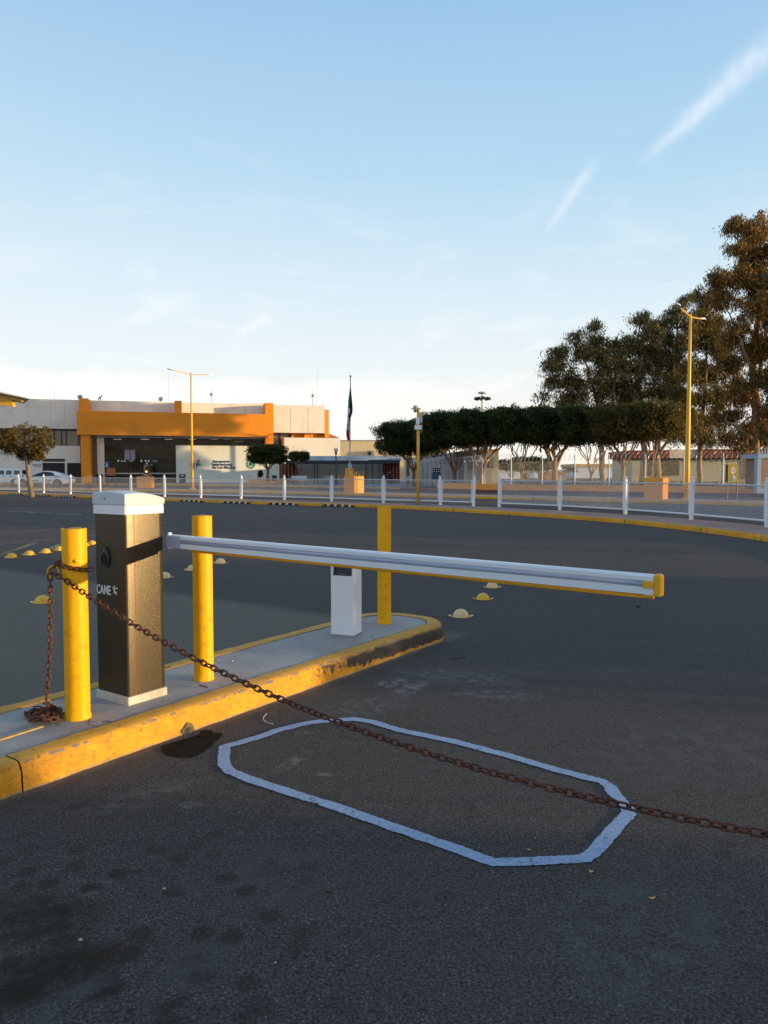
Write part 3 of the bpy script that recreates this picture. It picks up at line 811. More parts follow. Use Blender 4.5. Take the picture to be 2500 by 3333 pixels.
# broken, mortared hole low in the kerb face where it weeps
ha = GP(668, 2385, 0.03).dot(A)
def ragged(n, rx, rz, out, seed, cz, ca=0.0):
    pts = []
    for i in range(n):
        an = i / n * 2 * PI; k = 1 + .35 * mnoise.noise(Vector((math.cos(an) * 1.6 + seed, math.sin(an) * 1.6, seed))) + .3 * mnoise.noise(Vector((math.cos(an) * 5 + seed, math.sin(an) * 5, seed)))
        pts.append(AB(ha + ca + math.cos(an) * rx * k, BN + out, max(-.004, cz + math.sin(an) * rz * k)))
    return pts
kb = MB(); kb.smooth = True
kb.loft([ragged(40, .050, .034, -.004, 1.3, .022), ragged(40, .044, .030, .007, 2.3, .022), ragged(40, .024, .020, .008, 4.1, .016, -.010), ragged(40, .020, .018, .001, 4.1, .014, -.010)])
tag(kb.build('kerb_mortar_patch', pmat('kerb_mortar', (.13, .095, .055), .95, var=.35, vscale=25, bump=.6, bscale=50)), kind='structure')
kb = MB(); kb.add(ragged(28, .023, .020, .005, 4.1, .015, -.010), [tuple(range(28))]); tag(kb.build('weep_hole', M['dark_void']), kind='structure')

# painted detector loop on the lane
LP = [(735, 2431), (727, 2460), (730, 2490), (748, 2512), (820, 2541), (913, 2571), (1000, 2598), (1082, 2624), (1275, 2692), (1385, 2731), (1495, 2768), (1560, 2793), (1611, 2810), (1680, 2808), (1763, 2804), (1850, 2800), (1905, 2797), (1935, 2774), (1960, 2745), (2002, 2698), (2048, 2650), (2040, 2630), (2003, 2589), (1985, 2562), (1960, 2545), (1880, 2525), (1806, 2506), (1662, 2463), (1481, 2416), (1300, 2378), (1220, 2353), (1154, 2342), (1082, 2346), (1010, 2353), (913, 2376), (850, 2398), (790, 2416), (735, 2431)]
lw = [GP(x, y) for x, y in LP]
lp = resample(lw, .008)
L = []; Q = []
for i, p in enumerate(lp):
    t = (lp[(i + 4) % len(lp)] - lp[i - 4]); t.z = 0; t.normalize(); n_ = Vector((-t.y, t.x, 0))
    j1 = mnoise.noise(p * 70) * .006 + mnoise.noise(p * 12) * .006; j2 = mnoise.noise(p * 70 + Vector((9, 9, 9))) * .006 + mnoise.noise(p * 12 + Vector((4, 4, 4))) * .006
    L.append(p + n_ * (.031 + j1)); Q.append(p - n_ * (.031 + j2))
n = len(lp); lm = MB()
lm.add([(p.x, p.y, .004) for p in L] + [(p.x, p.y, .004) for p in Q], [(i, (i + 1) % n, n + (i + 1) % n, n + i) for i in range(n)])
tag(lm.build('loop_marking', M['loop_line']), kind='structure')

# lot markings
def line_mark(name, p0, p1, w, mat, dbl=0.0):
    mb = MB(); a_, b_ = GP(*p0), GP(*p1)
    t = (b_ - a_).normalized(); n_ = Vector((-t.y, t.x, 0))
    for o_ in ([-dbl / 2, dbl / 2] if dbl else [0]):
        pts = [a_ + n_ * (o_ + w / 2), b_ + n_ * (o_ + w / 2), b_ + n_ * (o_ - w / 2), a_ + n_ * (o_ - w / 2)]
        mb.add([(p.x, p.y, .004) for p in pts], [(3, 2, 1, 0)])
    return tag(mb.build(name, mat), kind='structure')
for p0, p1, w, d in [((862, 1673), (1150, 1652), .06, .26), ((685, 1664), (975, 1647), .06, .26), ((540, 1658), (800, 1641), .06, .26), ((390, 1655), (640, 1633), .06, .26),
                     ((145, 1641), (380, 1625), .06, .26), ((-60, 1741), (560, 1697), .06, .26), ((-60, 1776), (560, 1722), .06, .30), ((-100, 1712), (20, 1706), .07, 0), ((255, 1684), (330, 1683), .10, 0)]:
    line_mark('parking_line', p0, p1, w, M['lot_line'], d)
line_mark('parking_line', (-60, 1828), (118, 1766), .13, M['lot_line_yellow'])
line_mark('parking_line', (140, 1796), (200, 1771), .13, M['lot_line_yellow'])
am = MB()
for poly in ([(22, 1664), (70, 1664.5), (62, 1668), (22, 1665.5)], [(62, 1664.5), (135, 1666.5), (100, 1670.5)], [(135, 1667), (268, 1675), (266, 1677), (130, 1669)]):
    am.add([(*GP(x, y).xy, .004) for x, y in poly], [tuple(range(len(poly)))])
tag(am.build('lane_arrow_marking', M['lot_line']), kind='structure')

# ================================================================== BARRIER
def bollard(a, b, r, ztop, label):
    c = AB(a, b); o = empty('bollard', (c.x, c.y, TOPZ - .004), label, 'bollard', 'yellow steel bollards on the island')
    mb = MB(); n = 40; rings = []
    H = ztop - TOPZ
    zs = [0, .004, .012, .03, .06] + [.06 + (H - .10) * i / 14 for i in range(1, 15)] + [H - .02, H - .006, H]
    for z in zs:
        ring = []
        for k in range(n):
            th = 2 * PI * k / n; q = Vector((math.cos(th), math.sin(th), 0))
            rad = r + mnoise.noise(Vector((q.x * 2, q.y * 2, z * 4 + a * 7))) * .0012
            if z < .02: rad += .004 + .004 * mnoise.noise(Vector((q.x * 3, q.y * 3, a)))
            zz = z + (mnoise.noise(Vector((q.x * 4, q.y * 4, 3 + a))) * .004 if z > H - .01 else 0)
            ring.append(q * rad + Vector((0, 0, zz)))
        rings.append(ring)
    # rim and concrete fill
    rings.append([p * .93 + Vector((0, 0, H * .07 - .001)) for p in rings[-1]])
    mb.smooth = True; mb.loft(rings, True, False)
    mb.build('pipe', M['yellow_post'], o, local=True, smooth=True)
    f = MB(); f.smooth = True
    rg = [[Vector((math.cos(2 * PI * k / n) * r * q, math.sin(2 * PI * k / n) * r * q, H + z_)) for k in range(n)] for q, z_ in ((.94, -.006), (.8, -.002), (.4, .003), (.1, .004))]
    f.loft(rg, False, True); f.build('concrete_fill', M['kerb'], o, local=True)
    return o
b1 = bollard(2.400, -3.753, .0655, 1.196, 'yellow bollard wrapped by the rusty chain, left of the grey barrier cabinet')
b2 = bollard(3.333, -3.779, .0637, 1.222, 'yellow bollard just right of the grey barrier cabinet, behind the barrier arm')
b3 = bollard(5.525, -3.860, .0610, 1.197, 'yellow bollard at the rounded tip of the island, behind the white ticket post')
# off to the right of the view: the post that holds the other end of the chain
B1c = AB(2.400, -3.753)

# --- cabinet
def build_cabinet():
    a0, a1, c0, c1 = 2.690, 2.973, -4.015, -3.700
    ca, cb = (a0 + a1) / 2, (c0 + c1) / 2
    base = AB(ca, cb, TOPZ - .004)
    o = empty('parking_barrier', base, 'dark grey barrier cabinet with white lid and a long white arm across the lane', 'barrier')
    sa, sb = a1 - a0, c1 - c0
    pl = MB(); pl.cbox(AB(ca, cb, TOPZ + .020), (sa, sb, .048), .004, A, B)
    pl.build('base_plinth', pmat('plinth_mortar', (.52, .49, .43), .85, var=.12, vscale=14, bump=.3, dirt=((.25, .23, .2), 9, .6)), o)
    body = MB(); z0, z1 = TOPZ + .042, 1.256
    # hollow-edged body: front (camera) and right panels modelled with a door seam
    ins = .009
    A0, A1, C0, C1 = a0 + ins, a1 - ins, c0 + ins, c1 - ins
    seam = A0 + .058
    def vb(aa0, aa1, cc0, cc1, zz0, zz1, mb_, ch=.006):
        mb_.cbox(AB((aa0 + aa1) / 2, (cc0 + cc1) / 2, (zz0 + zz1) / 2), (aa1 - aa0, cc1 - cc0, zz1 - zz0), ch, A, B)
    vb(A0 + .001, A1, C0, C1 - .011, z0, z1, body)
    body.build('housing', M['cabinet'], o)
    # door skin pieces either side of the seam, 4 mm proud
    def skin(name, prof, za, zb_):
        d = MB(); d.smooth = True
        back = [(prof[-1][0], C1 - .0115), (prof[0][0], C1 - .0115)]
        d.loft([[AB(a_, b_, z_) for a_, b_ in prof + back] for z_ in (za, zb_)], True, True)
        return d.build(name, M['cabinet'], o, smooth=True)
    skin('corner_trim', [(A0, C1 - .0100), (A0 + .004, C1 - .0065), (A0 + .016, C1 - .0042), (A0 + .032, C1 - .0024), (A0 + .048, C1 - .0012), (seam - .002, C1 - .0008)], z0 + .001, z1 - .001)
    skin('door_panel', [(seam + .002, C1 - .0008), (seam + .016, C1 - .0003), (seam + .035, C1), (A1 - .03, C1), (A1 - .004, C1 - .0012), (A1 - .0005, C1 - .004)], z0 + .010, z1 - .001)
    s = MB(); vb(seam - .0018, seam + .0018, C1 - .006, C1 - .0015, z0, z1, s, .0005); s.build('seam_reflection', pmat('red_brown_reflection', (.25, .035, .01), .4), o)  # reddish reflection in the door seam, painted as a thin strip
    # white band and arched lid
    bd = MB(); bd.cbox(AB(ca, cb, 1.282), (sa - .004, sb - .004, .056), .007, A, B); bd.build('lid_band', M['white_cover'], o)
    lid = MB(); lid.smooth = True
    nx_, ny_ = 14, 12; L_ = []
    for i in range(nx_ + 1):
        row = []
        for j in range(ny_ + 1):
            u = i / nx_ * 2 - 1; v = j / ny_ * 2 - 1
            z = 1.352 + .028 * (1 - (u * .75 + .35) ** 2) + .012 * (1 - v * v)
            e = max(abs(u), abs(v));
            row.append(AB(ca + u * (sa / 2 - .001), cb + v * (sb / 2 - .001), z - (.004 if e > .99 else 0)))
        L_.append(row)
    vs = [p for r_ in L_ for p in r_]; m_ = ny_ + 1
    lid.add(vs, [(i * m_ + j, (i + 1) * m_ + j, (i + 1) * m_ + j + 1, i * m_ + j + 1) for i in range(nx_) for j in range(ny_)])
    edge = [L_[i][0] for i in range(nx_)] + [L_[nx_][j] for j in range(ny_)] + [L_[nx_ - i][ny_] for i in range(nx_)] + [L_[0][ny_ - j] for j in range(ny_)]
    lid.smooth = False
    lid.loft([[Vector((p.x, p.y, 1.3115)) for p in edge], edge], True)
    lo_ = lid.build('lid', pmat('lid_paint', (.52, .56, .60), .4, var=.02), o)
    # lid lock
    lk = MB(); fn = -A
    pc = AB(a0 - .001, 0, 0) + B * 0
    P_ = None
    def on_front(px, py, out=0.0):
        d_ = raydir(px, py); t_ = ((a0 + ins) - out) / d_.dot(A)
        return Vector((0, 0, CAMZ)) + d_ * t_
    q = on_front(344.5, 1622) - A * (ins + .001)
    ring = lambda r_, dep: [q - A * dep + (B * math.cos(2 * PI * k / 20) + Vector((0, 0, 1)) * math.sin(2 * PI * k / 20)) * r_ for k in range(20)]
    lk.loft([ring(.0085, -.004), ring(.0085, .002), ring(.0065, .0022), ring(.0065, .001), ring(.0055, .002), ring(.001, .002)], False, True)
    lk.build('lid_lock', M['grey_metal'], o)
    # handle / key lever on the camera face
    hb = MB(); hb.smooth = True
    hc_ = on_front(346, 1822)
    def oval(cz, w, h, dep, n=28, top=0.0):
        return [hc_ + B * (w * math.cos(2 * PI * k / n)) + Vector((0, 0, cz + h * math.sin(2 * PI * k / n) * (1.0 if math.sin(2 * PI * k / n) < 0 else 1 + top))) - A * dep for k in range(n)]
    hb.loft([oval(0, .036, .044, -.002, top=.75), oval(0, .036, .044, .010, top=.75), oval(0, .032, .040, .015, top=.8), oval(0, .027, .034, .015, top=.15), oval(0, .025, .032, .005, top=.15), oval(0, .002, .002, .004)], True, True)
    hnd = hb.build('release_handle', M['handle'], o, smooth=True)
    kz = MB()
    kz.box(hc_ - A * .010 + Vector((0, 0, -.003)), (.009, .010, .062), ax=B, ay=A)
    kz.build('lever', M['handle'], hnd)
    kk = MB(); q2 = hc_ + Vector((0, 0, .056)) - A * .014
    rg = lambda r_, dep: [q2 - A * dep + (B * math.cos(2 * PI * k / 16) + Vector((0, 0, 1)) * math.sin(2 * PI * k / 16)) * r_ for k in range(16)]
    kk.loft([rg(.0055, -.003), rg(.0055, .002), rg(.0045, .003)], False, True); kk.build('key_cylinder', M['rim'], hnd)
    return o, on_front, (A0, A1, C0, C1)
cab, on_front, CB = build_cabinet()

def text_mesh(name, body, size, origin, xdir, zdir, mat, parent=None, ext=.001, spacing=1.0, width=None, bold=0.0, local=False):
    cu = bpy.data.curves.new(name, 'FONT'); cu.body = body; cu.size = size; cu.extrude = ext; cu.space_character = spacing; cu.offset = bold
    cu.space_line = .86
    tmp = bpy.data.objects.new(name + '_tmp', cu); COL.objects.link(tmp)
    dg = bpy.context.evaluated_depsgraph_get(); dg.update()
    me = bpy.data.meshes.new_from_object(tmp.evaluated_get(dg))
    COL.objects.unlink(tmp); bpy.data.objects.remove(tmp); bpy.data.curves.remove(cu)
    xs = [v.co.x for v in me.vertices]; x0, x1 = min(xs), max(xs)
    k = (width / (x1 - x0)) if width else 1.0
    ys = [v.co.y for v in me.vertices]; y0 = min(ys)
    X = Vector(xdir).normalized(); Z = Vector(zdir).normalized(); Y = X.cross(Z)
    o0 = Vector(origin)
    off = Vector((0, 0, 0))
    if parent is not None and not local:
        off = Vector(parent.location) + (Vector(parent.parent.location) if parent.parent else Vector((0, 0, 0)))
    for v in me.vertices:
        v.co = o0 + X * ((v.co.x - x0) * k) + Z * (v.co.y - y0) + (-Y if False else X.cross(Z)) * -0 + (X.cross(Z)) * (-v.co.z if False else v.co.z) - off
    me.materials.clear(); me.materials.append(mat)
    o = bpy.data.objects.new(name, me); COL.objects.link(o)
    if parent is not None: o.parent = parent
    return o
# lettering on the camera face: baseline from the photograph
t0 = on_front(315.5, 1934, .001); t1 = on_front(360.5, 1936, .001)
tw = (t1 - t0).dot(B); th = (on_front(315.5, 1905).z - t0.z)
t0.z = on_front(338, 1934).z
text_mesh('lettering', 'CAME', th * 1.42, t0, B, (0, 0, 1), M['white_print'], cab, .0006, width=tw, bold=.0012)
lg = MB()
def lbox(px, py, w, h):
    p = on_front(px, py, .0012); lg.box(p, (w, .0016, h), ax=B, ay=A)
u_ = (on_front(383, 1920) - on_front(366, 1920)).dot(B) / 17.0; v_ = (on_front(375, 1900).z - on_front(375, 1940).z) / 40.0
lbox(374.5, 1914.5, 16 * u_, 3.4 * v_); lbox(372.5, 1909, 3.6 * u_, 4.2 * v_); lbox(372.5, 1925, 3.8 * u_, 14 * v_); lbox(378.5, 1931, 3.6 * u_, 9 * v_)
lg.build('cross_logo', M['white_print'], cab)

# --- barrier arm
def build_arm(cab):
    al = 2.985; b0, b1 = -3.70, -.800; zt = 1.112; zb = 1.034; th = .042
    prof = [(0, zb), (0, zb + .026), (.006, zb + .030), (.0085, zb + .041), (.006, zb + .050), (0, zb + .054), (0, zt - .008), (.008, zt), (th - .008, zt), (th, zt - .008), (th, zb)]
    mb = MB(); r0 = [AB(al + p[0], b0 + .03, p[1]) for p in prof]; r1 = [AB(al + p[0], b1 - .008, p[1]) for p in prof]
    mb.loft([r0, r1], True, True); o = mb.build('barrier_arm', M['arm_white'], cab); o['label'] = 'long white lowered arm with yellow tip and yellow underside strip'
    g_ = MB(); g_.smooth = True; g_.tube([AB(al + .0075, b0 + .13, zb + .040), AB(al + .0075, b1 - .03, zb + .040)], .0115, 12); g_.build('groove_strip', M['arm_groove'], o)
    y = MB(); y.smooth = True; y.tube([AB(al + .018, b0 + .20, zb - .007), AB(al + .018, b1 - .03, zb - .007)], .0115, 12); y.build('rubber_strip', M['arm_yellow'], o)
    c = MB(); c.cbox(AB(al + th / 2, b1 + .006, (zt + zb) / 2), (th + .008, .030, zt - zb + .006), .006, A, B); c.build('end_cap', M['arm_yellow'], o)
    t = MB(); t.cbox(AB(al - .002, b1 - .026, zb + .040), (.014, .042, .026), .003, A, B); t.build('cap_clip', M['arm_yellow'], o)
    t = MB(); t.tube([AB(al + .018, b1 - .05, zb - .006), AB(al + .018, b1 - .010, zb - .006)], .0135, 12); t.build('strip_plug', M['arm_yellow'], o)
    k = MB(); k.cbox(AB(al + .02, b0 + .060, (zt + zb) / 2 - .001), (.052, .13, zt - zb - .008), .004, A, B); k.build('root_clamp', M['arm_groove'], o)
    for zz in (zt + .004, zb + .002):
        kk = MB(); kk.cbox(AB(al + .012, b0 + .012, zz), (.026, .018, .018), .004, A, B); kk.build('clamp_bolt', M['white_cover'], o)
    sc = MB(); sc.tube([AB(al - .003, b1 + .008, zb + .026), AB(al + .004, b1 + .008, zb + .026)], .003, 8); sc.build('screw', M['dark_frame'], o)
    # the long arm hangs slightly towards its tip
    for ob in [o] + kids(o):
        for v in ob.data.vertices:
            f = ((v.co + cab.location).dot(B) - b0) / (b1 - b0); v.co.z += .009 - .021 * f * (.45 + .55 * f)
build_arm(cab)

# --- ticket post
def build_ticket():
    e1 = Vector((.941, -.338, 0)); e2 = Vector((.338, .941, 0))
    c0 = GP(1151.6, 2073.8, TOPZ); W, D = .205, .18; H = .70
    ctr = c0 - e1 * (W / 2) + e2 * (D / 2); ctr.z = TOPZ - .004
    o = empty('ticket_post', ctr, 'white metal ticket post with dark slanted recess, half hidden behind the barrier arm', 'ticket post')
    mb = MB(); z0 = TOPZ + .012; z1 = TOPZ + H
    # body as a frame round the recess: front wall pieces
    def bx(x0, x1, y0, y1, za, zb_, mb_, ch=.004):
        mb_.cbox(ctr + e1 * ((x0 + x1) / 2) + e2 * ((y0 + y1) / 2) + Vector((0, 0, (za + zb_) / 2 - ctr.z)), (x1 - x0, y1 - y0, zb_ - za), ch, e1, e2)
    zr0, zr1 = .645, .775; xr = .085
    bx(-W / 2, W / 2, -D / 2, D / 2, z0, zr0, mb)
    bx(-W / 2, W / 2, -D / 2 + .07, D / 2, zr0 - .002, z1, mb)
    bx(-W / 2, -xr, -D / 2, -D / 2 + .07, zr0 - .006, z1, mb)
    bx(xr, W / 2, -D / 2, -D / 2 + .07, zr0 - .006, z1, mb)
    bx(-xr, xr, -D / 2, -D / 2 + .07, zr1, z1, mb)
    mb.build('housing', M['white_cover'], o)
    r = MB(); 
    P_ = lambda x, y, z: ctr + e1 * x + e2 * y + Vector((0, 0, z - ctr.z))
    r.add([P_(-xr, -D / 2 + .006, zr0 + .001), P_(xr, -D / 2 + .006, zr0 + .001), P_(xr, -D / 2 + .066, zr1), P_(-xr, -D / 2 + .066, zr1)], [(0, 1, 2, 3)])
    rc = r.build('recess_panel', pmat('glossy_black_panel', (.02, .012, .006), .12), o)
    gl = MB()
    for i in range(5): gl.box(P_(-.028 + i * .012, -D / 2 + .012, zr0 + .014), (.006, .002, .004), ax=e1, ay=e2)
    gl.build('panel_print', M['mustard'], rc)
    for sx in (-1, 1):
        ed = MB(); ed.add([P_(sx * xr, -D / 2 + .001, zr0 + .03), P_(sx * (xr - .012), -D / 2 + .03, zr1), P_(sx * xr, -D / 2 + .001, zr1)], [(0, 1, 2)]); ed.build('recess_cheek', M['white_cover'], rc)
    b = MB(); b.box(Vector((ctr.x, ctr.y, TOPZ + .004)), (W - .008, D - .008, .016), ax=e1, ay=e2); b.build('base_plate', M['grey_metal'], o)
build_ticket()

# --- chain
def link_at(mb, c, t, side, Lh=.0255, wh=.0155, r=.0042, rnd=0.0):
    """one chain link: racetrack of half length Lh, half width wh, lying in the plane (t, side)"""
    pts = []
    Rr_ = wh - r; s = Lh - r - Rr_
    for k in range(7):
        an = -PI / 2 + PI * k / 6; pts.append((s + Rr_ * math.cos(an), Rr_ * math.sin(an)))
    for k in range(7):
        an = PI / 2 + PI * k / 6; pts.append((-s + Rr_ * math.cos(an), Rr_ * math.sin(an)))
    mb.tube([c + t * x + side * y for x, y in pts], r, 8, closed=True)
def chain_along(mb, pts, pitch=.0345, seed=1, **kw):
    rnd = random.Random(seed)
    pts = resample(pts, .004); acc = 0.0; k = 0; nxt = 0.0; ref = None; tw_ = 0
    for i in range(1, len(pts) - 1):
        acc += (pts[i] - pts[i - 1]).length
        if acc >= nxt:
            nxt += pitch
            t = (pts[min(i + 3, len(pts) - 1)] - pts[max(i - 3, 0)]).normalized()
            if ref is None: ref = t.cross(Vector((0, 0, 1))) if abs(t.z) < .9 else t.cross(Vector((0, 1, 0)))
            ref = (ref - t * ref.dot(t)).normalized()
            tw_ += rnd.uniform(-.12, .12)
            an = (PI / 4 if k % 2 else -PI / 4) + PI / 4 * .55 + tw_
            sd = ref * math.cos(an) + t.cross(ref) * math.sin(an)
            link_at(mb, pts[i], t, sd, **kw); k += 1
HOOK = DP(170, 1866, 4.06)
ch = empty('chain', (B1c.x, B1c.y, TOPZ), 'rusty iron chain tied round the first yellow bollard and slung low across the lane', 'chain')
def chpt(t, z): return Vector((-1.74, 4.045, 0)) + Vector((.8195, -.573, 0)) * t + Vector((0, 0, z))
main = [HOOK + Vector((.01, -.006, .0))] + [chpt(t, .455 + .0606 * (t - 2.8) ** 2) for t in [i * .05 for i in range(1, 111)]]
mb = MB(); mb.smooth = True; chain_along(mb, main, seed=3); mb.build('stretched_span', M['rust'], ch)
# the wrap: from the ring across the front of the post and on to its right side
def pol(ang, rad, z): return Vector((B1c.x + rad * math.cos(ang), B1c.y + rad * math.sin(ang), z))
r_ = .0655 + .012
zw = DP(230, 1836, 4.05).z
wrap = [HOOK + Vector((.0, .0, .028))] + [pol(R(a_), r_, zw + .004 - (a_ - 190) * .00028) for a_ in range(190, 331, 10)] + [pol(R(335), r_ + .012, zw - .035), pol(R(341), r_ + .035, zw - .033)]
mb = MB(); mb.smooth = True; chain_along(mb, wrap, seed=5); 
wrap2 = [pol(R(a_), r_, zw + .01) for a_ in range(185, 20, -10)]
chain_along(mb, wrap2, seed=8); mb.build('wrapped_loop', M['rust'], ch)
pb = DP(150, 2288, 4.02); pb.z = max(pb.z, TOPZ + .03)
tail = [HOOK + Vector((-.008, -.008, -.015)), DP(165, 1960, 4.04), DP(163, 2100, 4.04), DP(158, 2200, 4.03), pb]
mb = MB(); mb.smooth = True; chain_along(mb, spline(tail, 6), seed=9); mb.build('hanging_tail', M['rust'], ch)
# heap on the concrete
rnd = random.Random(4)
hp_ = [pb]
cx = GP(150, 2330, TOPZ)
for i in range(46):
    f = i / 45
    gx = [180, 120, 92, 150, 190, 130, 175, 110, 160, 195, 145, 185][i % 12] + rnd.uniform(-10, 10)
    gy = 2318 + rnd.uniform(-14, 24)
    zz = TOPZ + .010 + rnd.uniform(0, .035) * (1 - abs(gx - 150) / 80)
    hp_.append(GP(gx, gy, zz))
mb = MB(); mb.smooth = True; chain_along(mb, spline(hp_, 5), seed=12); mb.build('coiled_heap', M['rust'], ch)
# ring and bolt welded to the post
rg = MB(); rg.smooth = True
c = DP(173, 1861, 4.07); pts = []
for k in range(20):
    an = 2 * PI * k / 20; pts.append(c + Vector((math.cos(an) * .030, math.sin(an) * .006, math.sin(an) * .031)))
rg.tube(pts, .0052, 8, closed=True)
rg.build('chain_ring', M['yellow_post'], b1)
nb = MB(); nb.smooth = True
q = pol(R(300), .066, DP(251, 1827, 4.05).z)
nb.lathe([(.013, -.010), (.012, .004), (.007, .009), (.002, .010)], (0, 0, 0), 14)
n_ = Vector((math.cos(R(300)), math.sin(R(300)), 0)); rot = n_.to_track_quat('Z', 'Y').to_matrix()
nb.v = [tuple(rot @ Vector(v) + q) for v in nb.v]
nb.build('bolt_stub', M['yellow_post'], b1, smooth=True)
# far post of the chain (to the right of the camera)
ec = chpt(5.62, 0)
o = empty('bollard', (ec.x, ec.y, 0), 'yellow bollard right beside the camera holding the free end of the chain', 'bollard')
mb = MB(); mb.smooth = True; mb.lathe([(.066, 0), (.0655, 1.1), (.058, 1.1), (.0, 1.098)], n=32); mb.build('pipe', M['yellow_post'], o, local=True, smooth=True)

# --- small litter on island and lane (each its own thing)
def pebble(px, py, z, s, mat, label, cat='pebble', flat=.6, name='pebble'):
    p = GP(px, py, z); mb = MB(); mb.smooth = True
    mb.sphere((0, 0, s * flat * .8), s, 8, 6, (1, .8, flat))
    mb.v = [tuple(Vector(v) * (1 + .22 * mnoise.noise(Vector(v) * (1.3 / s) + Vector((px, py, 0))))) for v in mb.v]
    o = mb.build(name, mat); o.location = p; return tag(o, label, cat)
pebble(711, 2152, TOPZ, .009, M['pebble'], 'small pale pebble on the concrete just left of the larger one, behind the second bollard')
pebble(755, 2154, TOPZ, .012, M['pebble'], 'larger pale pebble on the concrete right of the second bollard')
pebble(535, 2895, 0, .007, M['pebble'], 'round pale pebble on the asphalt below the kerb joint, in the lower left')
pebble(262, 3062, 0, .007, M['pebble'], 'oval pale pebble beside dark oil stains, lower left of the photo')
pebble(897, 3135, 0, .0045, M['pebble'], 'bright white pebble nearest the bottom edge, centre left')
pebble(1032, 2480 + 140, 0, .009, M['stick'], 'dark stone lying on the painted loop line', 'stone')
pebble(1070, 2903, 0, .012, M['stick'], 'dark crumpled scrap on bare asphalt inside the lower centre', 'scrap', .35, 'scrap')
pebble(2078, 1976, 0, .03, M['stick'], 'dark crumpled scrap on the asphalt under the arm tip', 'scrap', .4, 'scrap')
def stick(px0, py0, px1, py1, z, r, label, mat='stick', name='twig', cat='twig'):
    a_, b_ = GP(px0, py0, z + r), GP(px1, py1, z + r); mb = MB(); mb.smooth = True
    m_ = a_.lerp(b_, .5) + Vector((.002, .004, r * .4))
    mb.tube(spline([a_, m_, b_], 4), r, 6); return tag(mb.build(name, M[mat]), label, cat)
stick(648, 2231, 676, 2238, TOPZ, .004, 'short thick brown twig lying at the foot of the second bollard')
stick(333, 2349, 360, 2348, TOPZ, .0028, 'thin dark twig on the concrete between first bollard and cabinet')
stick(1465, 2146, 1510, 2141, 0, .003, 'thin twig on the asphalt just past the rounded island end')
stick(540, 2175, 553, 2169, TOPZ, .003, 'small twig on the far yellow kerb top between cabinet and second bollard')
ar = MB(); ar.smooth = True
ar.tube(spline([GP(868, 2322, .004), GP(857, 2338, .004), GP(866, 2350, .004), GP(888, 2357, .004)], 5), .0022, 6)
tag(ar.build('wire_piece', M['galv']), 'curved bit of grey wire on the asphalt near the painted loop corner', 'wire')
def leaf(px, py, w, h, ang, label):
    p = GP(px, py, 0); mb = MB(); pts = []
    for k in range(12):
        an = 2 * PI * k / 12; pts.append((w * math.cos(an), h * math.sin(an), .005 + .003 * math.cos(2 * an)))
    mb.add(pts, [tuple(range(12))]); o = mb.build('fallen_leaf', M['petal']); o.location = p; o.rotation_euler = (0, 0, ang); return tag(o, label, 'leaf')
leaf(2122, 2925, .012, .005, 0, 'yellow leaf lying farthest down the lane at the lower right')
leaf(1925, 2839, .009, .006, R(-30), 'curled yellow leaf just below the corner of the painted loop')
leaf(1720, 2768, .007, .004, 0, 'tiny yellow leaf inside the painted loop near its lower edge')
ht = GP(275, 2292, TOPZ)
mb = MB(); mb.tube([ht, ht + Vector((.022, .004, .003))], .004, 6); tag(mb.build('cigarette_butt', M['white_print']), 'cigarette butt on the concrete between the first bollard and cabinet foot', 'litter')

# --- steel road studs (domes)
def dome_proto(mat):
    mb = MB(); mb.smooth = True
    mb.lathe([(.076 * math.cos(t), .004 + .070 * math.sin(t)) for t in [i * PI / 2 / 8 for i in range(9)]], n=28, cap0=False)
    o = mb.build('road_stud', mat, smooth=True)
    fl = MB(); n = 32; top = []; bot = []
    for k in range(n):
        an = 2 * PI * k / n; ear = max(0, abs(math.cos(an)) - .72) / .28
        r = .088 + .034 * ear ** 1.4
        z = .0045 + .010 * ear ** 2
        top.append(Vector((r * math.cos(an), r * .92 * math.sin(an), z))); bot.append(Vector((r * math.cos(an), r * .92 * math.sin(an), z - .004)))
    inn = [Vector((p.x * .8, p.y * .8, .006)) for p in top]
    fl.loft([bot, top, inn]); fl.build('flange', mat, o, local=True)
    return o
M['dome_y'] = pmat('dome_yellow', (.78, .42, .02), .35, var=.08, dirt=((.2, .12, .04), 10, .4))
M['dome_w'] = pmat('dome_cream', (.74, .52, .24), .4, var=.08, dirt=((.25, .2, .15), 10, .4))
dy = None; dw = None
domes = [(30, 1817, 'y', 1.12, 'yellow dome stud, leftmost of the row behind the first bollard'), (88, 1808, 'y', 1.12, 'yellow dome stud, second from the left in the row behind the first bollard'),
         (142, 1801, 'y', 1.12, 'yellow dome stud, third from the left in the row behind the first bollard'), (188, 1793, 'y', 1.12, 'yellow dome stud half hidden by the left side of the first bollard'),
         (270, 1779, 'y', 1.12, 'yellow dome stud peeking out right of the first bollard'), (294, 1773, 'y', 1.12, 'yellow dome stud touching the left edge of the cabinet in the view'),
         (127, 1966, 'y', 1.15, 'big yellow dome stud alone behind the hanging chain tail'),
         (531, 1883, 'w', 1.1, 'cream dome stud half hidden by the right edge of the cabinet'), (622, 1858, 'w', 1.1, 'cream dome stud hidden mostly by the second bollard'), (714, 1835, 'w', 1.1, 'cream dome stud right of the second bollard under the arm'),
         (1605, 1915, 'w', 1.0, 'pale cream dome stud, farthest of the three right of the island'), (1575, 1954, 'y', 1.0, 'orange yellow dome stud between two cream ones right of the island'), (1503, 2012, 'w', 1.08, 'cream dome stud nearest the rounded island end')]
